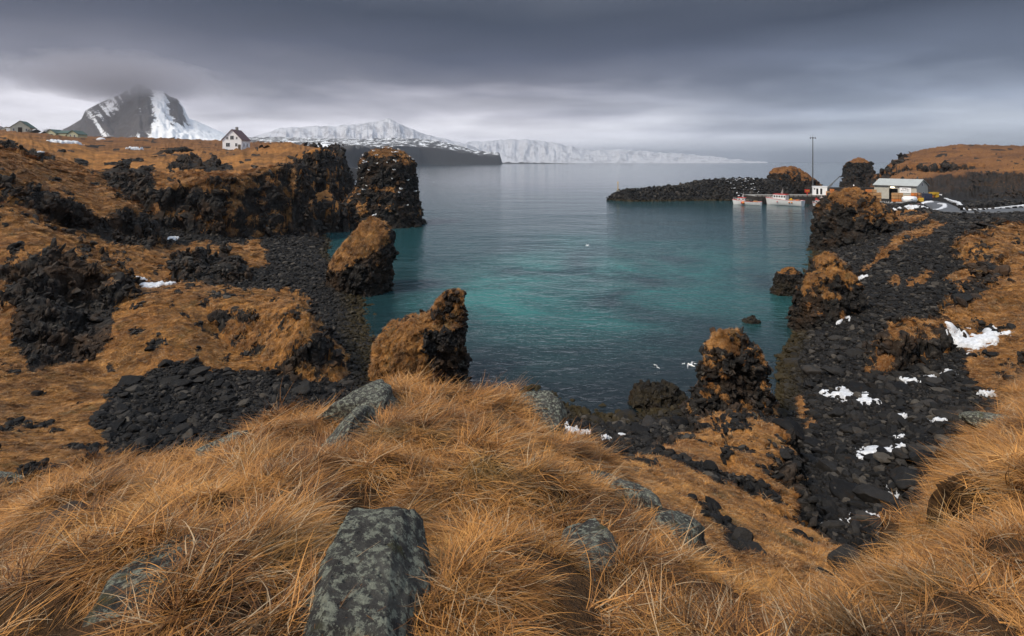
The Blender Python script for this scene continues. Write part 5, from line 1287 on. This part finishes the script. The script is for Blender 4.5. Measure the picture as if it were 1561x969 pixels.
def boat(name, loc, rz, Lh, B, Dp, label, cabin, extras):
    t = empty(name, loc, rz); tag(t, label, 'fishing boat'); A = hull_mesh(Lh, B, Dp, M_hull, t, .55)
    (cx, cl, cw, ch) = cabin; m = MB(); z0 = Dp-.25
    m.prism([(cx-cl/2, z0), (cx+cl/2+.2, z0), (cx+cl/2-.05, z0+ch), (cx-cl/2, z0+ch)], -cw/2, cw/2); cb = m.build('wheelhouse', M_hull, t, .04)
    MB().box((cx-.05, 0, z0+ch+.06), (cl+.35, cw+.25, .12)).build('roof', M_redp, cb)
    nw = max(2, int(cl/.8))
    for s_ in (-1, 1):
        for i in range(nw): MB().box((cx-cl/2+cl*(i+.5)/nw-.05, s_*(cw/2+.012), z0+ch*.66), (cl/nw*.62, .03, ch*.30)).build('window', M_glass, cb)
    for i in (-1, 1): MB().box((cx+cl/2+.07, i*cw*.23, z0+ch*.66), (.04, cw*.36, ch*.30)).build('window', M_glass, cb)
    mt = MB().tube((cx-.4, 0, z0+ch), (cx-.4, 0, z0+ch+1.7), .07, .04, 6).box((cx-.4, 0, z0+ch+.9), (.1, 1.3, .07)).box((cx-.3, 0, z0+ch+.55), (.3, .9, .12)).build('mast', M_trim, t); MB().tube((cx-.7, .4, z0+ch), (cx-.8, .4, z0+ch+2.4), .025, .012, 4).tube((cx-.6, -.4, z0+ch), (cx-.6, -.4, z0+ch+2.2), .025, .012, 4).build('aerial', M_trim, mt)
    rail(t, [tuple(A[i, 0]*np.array([1, .93, 1])) for i in range(14, 25, 2)]); rail(t, [tuple(A[i, -1]*np.array([1, .93, 1])) for i in range(14, 25, 2)])
    MB().box((-Lh*.1, -B/2*.97, Dp*.45), (Lh*.5, .05, .06)).build('stripe', M_redp, t)
    for (x, y_, s_, mt_) in extras: MB().ball((x, y_, Dp*.62), s_).build('buoy', mt_, t, smooth=True)
    return t
b2x, b2y = D(1196, 0, 187)[:2]
t = boat('fishing_boat', (b2x, b2y, 0), math.radians(129), 12.6, 3.9, 2.1, 'larger white fishing boat with a red-trimmed wheelhouse moored mid quay', (1.3, 4.4, 2.7, 2.1), [(1.8, 1.9, .22, M_redp), (-3.2, 1.75, .3, M_orange), (-2.4, 1.9, .28, M_orange)])
MB().box((-2.4, .3, 1.95), (1.2, .9, .9)).box((-2.4, .3, 2.55), (.5, .4, .5)).build('deck_gear', M_yel, t); MB().box((-4.3, -.5, 1.9), (1.0, 1.1, .8)).build('tub', M_orange, t)
MB().tube((-3.4, 0, 1.6), (-3.4, 0, 3.3), .07, .05, 6).tube((-3.4, 0, 3.2), (-5.2, 0, 2.7), .05, .04, 6).build('derrick', M_mast, t); MB().box((-5.4, .9, 1.8), (.7, .8, .7)).build('net_box', M_teal, t)
b1x, b1y = D(1139, 0, 189)[:2]
t = boat('fishing_boat', (b1x, b1y, 0), math.radians(142), 9.6, 3.0, 1.35, 'smaller cream fishing boat with orange buoys at the left end of the quay', (1.9, 2.4, 1.9, 1.45), [(1.0, 1.45, .5, M_orange), (1.5, 1.5, .38, M_redp)])
MB().ball((-1.6, 1.1, 1.6), .6, (1, .8, .9)).build('net_heap', M_black, t, smooth=True); MB().box((-3.0, .5, 1.4), (1.4, .8, .5)).build('deck_gear', M_tub, t); MB().box((-.2, 0, 1.6), (.9, 1.2, 1.0)).build('winch', M_wood, t)
MB().tube((-1.3, 0, 1.2), (-1.3, 0, 3.4), .05, .04, 6).build('derrick', M_mast, t)
b3x, b3y = D(1253, 0, 178)[:2]
t = boat('fishing_boat', (b3x, b3y, 0), math.radians(205), 9.0, 3.0, 1.4, 'white motor boat half hidden behind the dark cliff block', (.6, 3.0, 2.0, 1.5), [(1.6, -1.4, .2, M_redp)])

# ------------------------------------------------------------------ seabirds
M_bird = paint('white_feathers', (.80, .80, .80), .7, .05); M_wing = paint('grey_feathers', (.30, .31, .33), .7, .05)
def gull(flying):
    t = empty('seagull', (0, 0, 0))
    bd = MB().ball((0, 0, .2), .12, (2.0, .85, .85), 10, 7).ball((.22, 0, .29), .07, (1.1, 1, 1), 8, 6).tube((.12, 0, .22), (.22, 0, .29), .07, .05, 7).build('body', M_bird, t, smooth=True)
    MB().tube((.28, 0, .28), (.36, 0, .26), .02, .005, 5).build('beak', M_yel, t)
    MB().add([(-.2, -.05, .2), (-.2, .05, .2), (-.38, .07, .19), (-.38, -.07, .19), (-.2, 0, .235), (-.38, 0, .205)], [(0, 1, 2, 3), (0, 4, 5, 3), (1, 2, 5, 4), (0, 1, 4), (2, 3, 5)]).build('tail', M_bird, t)
    for s_ in (-1, 1):
        if flying: MB().add([(.12, s_*.06, .24), (-.08, s_*.06, .24), (.14, s_*.34, .36), (-.04, s_*.34, .36), (-.16, s_*.72, .26), (.0, s_*.40, .375)], [(0, 1, 3, 2), (2, 3, 4), (0, 2, 5), (2, 5, 4)]).build('wing', M_wing, t)
        else: MB().ball((-.08, s_*.085, .23), .06, (3.2, .6, 1.1), 8, 6).build('wing', M_wing, t, smooth=True)
    if not flying:
        for s_ in (-1, 1): MB().tube((0, s_*.04, 0), (0, s_*.04, .14), .012, .012, 4).build('leg', M_orange, t)
    return t
Q, Qn, Qa, Qg = SCAT[0]; perch = (Qn[:, 1] < -.1)*(Q[:, 2] > 5)*np.clip(Qn[:, 2]+.3, 0, 1)*np.clip(Q[:, 2]/20, 0, 2)**1.5*Qa
ii = rng.choice(len(Q), 46, p=perch/perch.sum()); g0 = gull(False)
for k, i in enumerate(ii):
    o = g0 if k == 0 else copy_tree(g0); o.location = Q[i] + Qn[i]*.12; o.rotation_euler = (0, 0, rng.uniform(0, 6.28)); o.scale = (1.35,)*3
    tag(o, 'white gull perched on a ledge of the massive flat-topped sea stack', 'seabird', 'gulls on the big stack')
for (qi, sx_, lb) in ((1, 579, 'single white gull standing on top of the wedge-shaped beach rock'), (4, 1300, 'white gull on the turf of the dark cliff block')):
    Q = SCAT[qi][0]; i = np.argmax(Q[:, 2] - .02*np.abs(Q[:, 0]/Q[:, 1]*F + CX - sx_)); o = copy_tree(g0); o.location = Q[i]; o.rotation_euler = (0, 0, 1); o.scale = (1.1,)*3; o.pop('group', None); tag(o, lb, 'seabird')
f0 = gull(True); f0.location = D(895, 376, 88); f0.rotation_euler = (.2, 0, .5); tag(f0, 'gull flying low over the middle of the bay', 'seabird')
for (a, b_, Y_, lb) in ((661, 278, 170, 'gull flying over the water right of the big sea stack'), (1054, 560, 31, 'gull gliding just left of the rocky spire')):
    o = copy_tree(f0); o.location = D(a, b_, Y_); o.rotation_euler = (-.2, .1, 2.2); o.scale = (.7,)*3; tag(o, lb, 'seabird')
f0.scale = (1.1,)*3
w0 = None
for k, (a, b_) in enumerate([(999, 558), (1003, 562), (1042, 556), (1050, 558), (1060, 556), (1068, 555)]):
    o = copy_tree(g0); o.location = S(a, b_, -.08); o.scale = (.42,)*3; o.rotation_euler = (0, 0, rng.uniform(0, 6)); tag(o, 'small white gull floating on the water left of the rocky spire', 'seabird', 'gulls on the water')
print('objects', time.time()-T0)
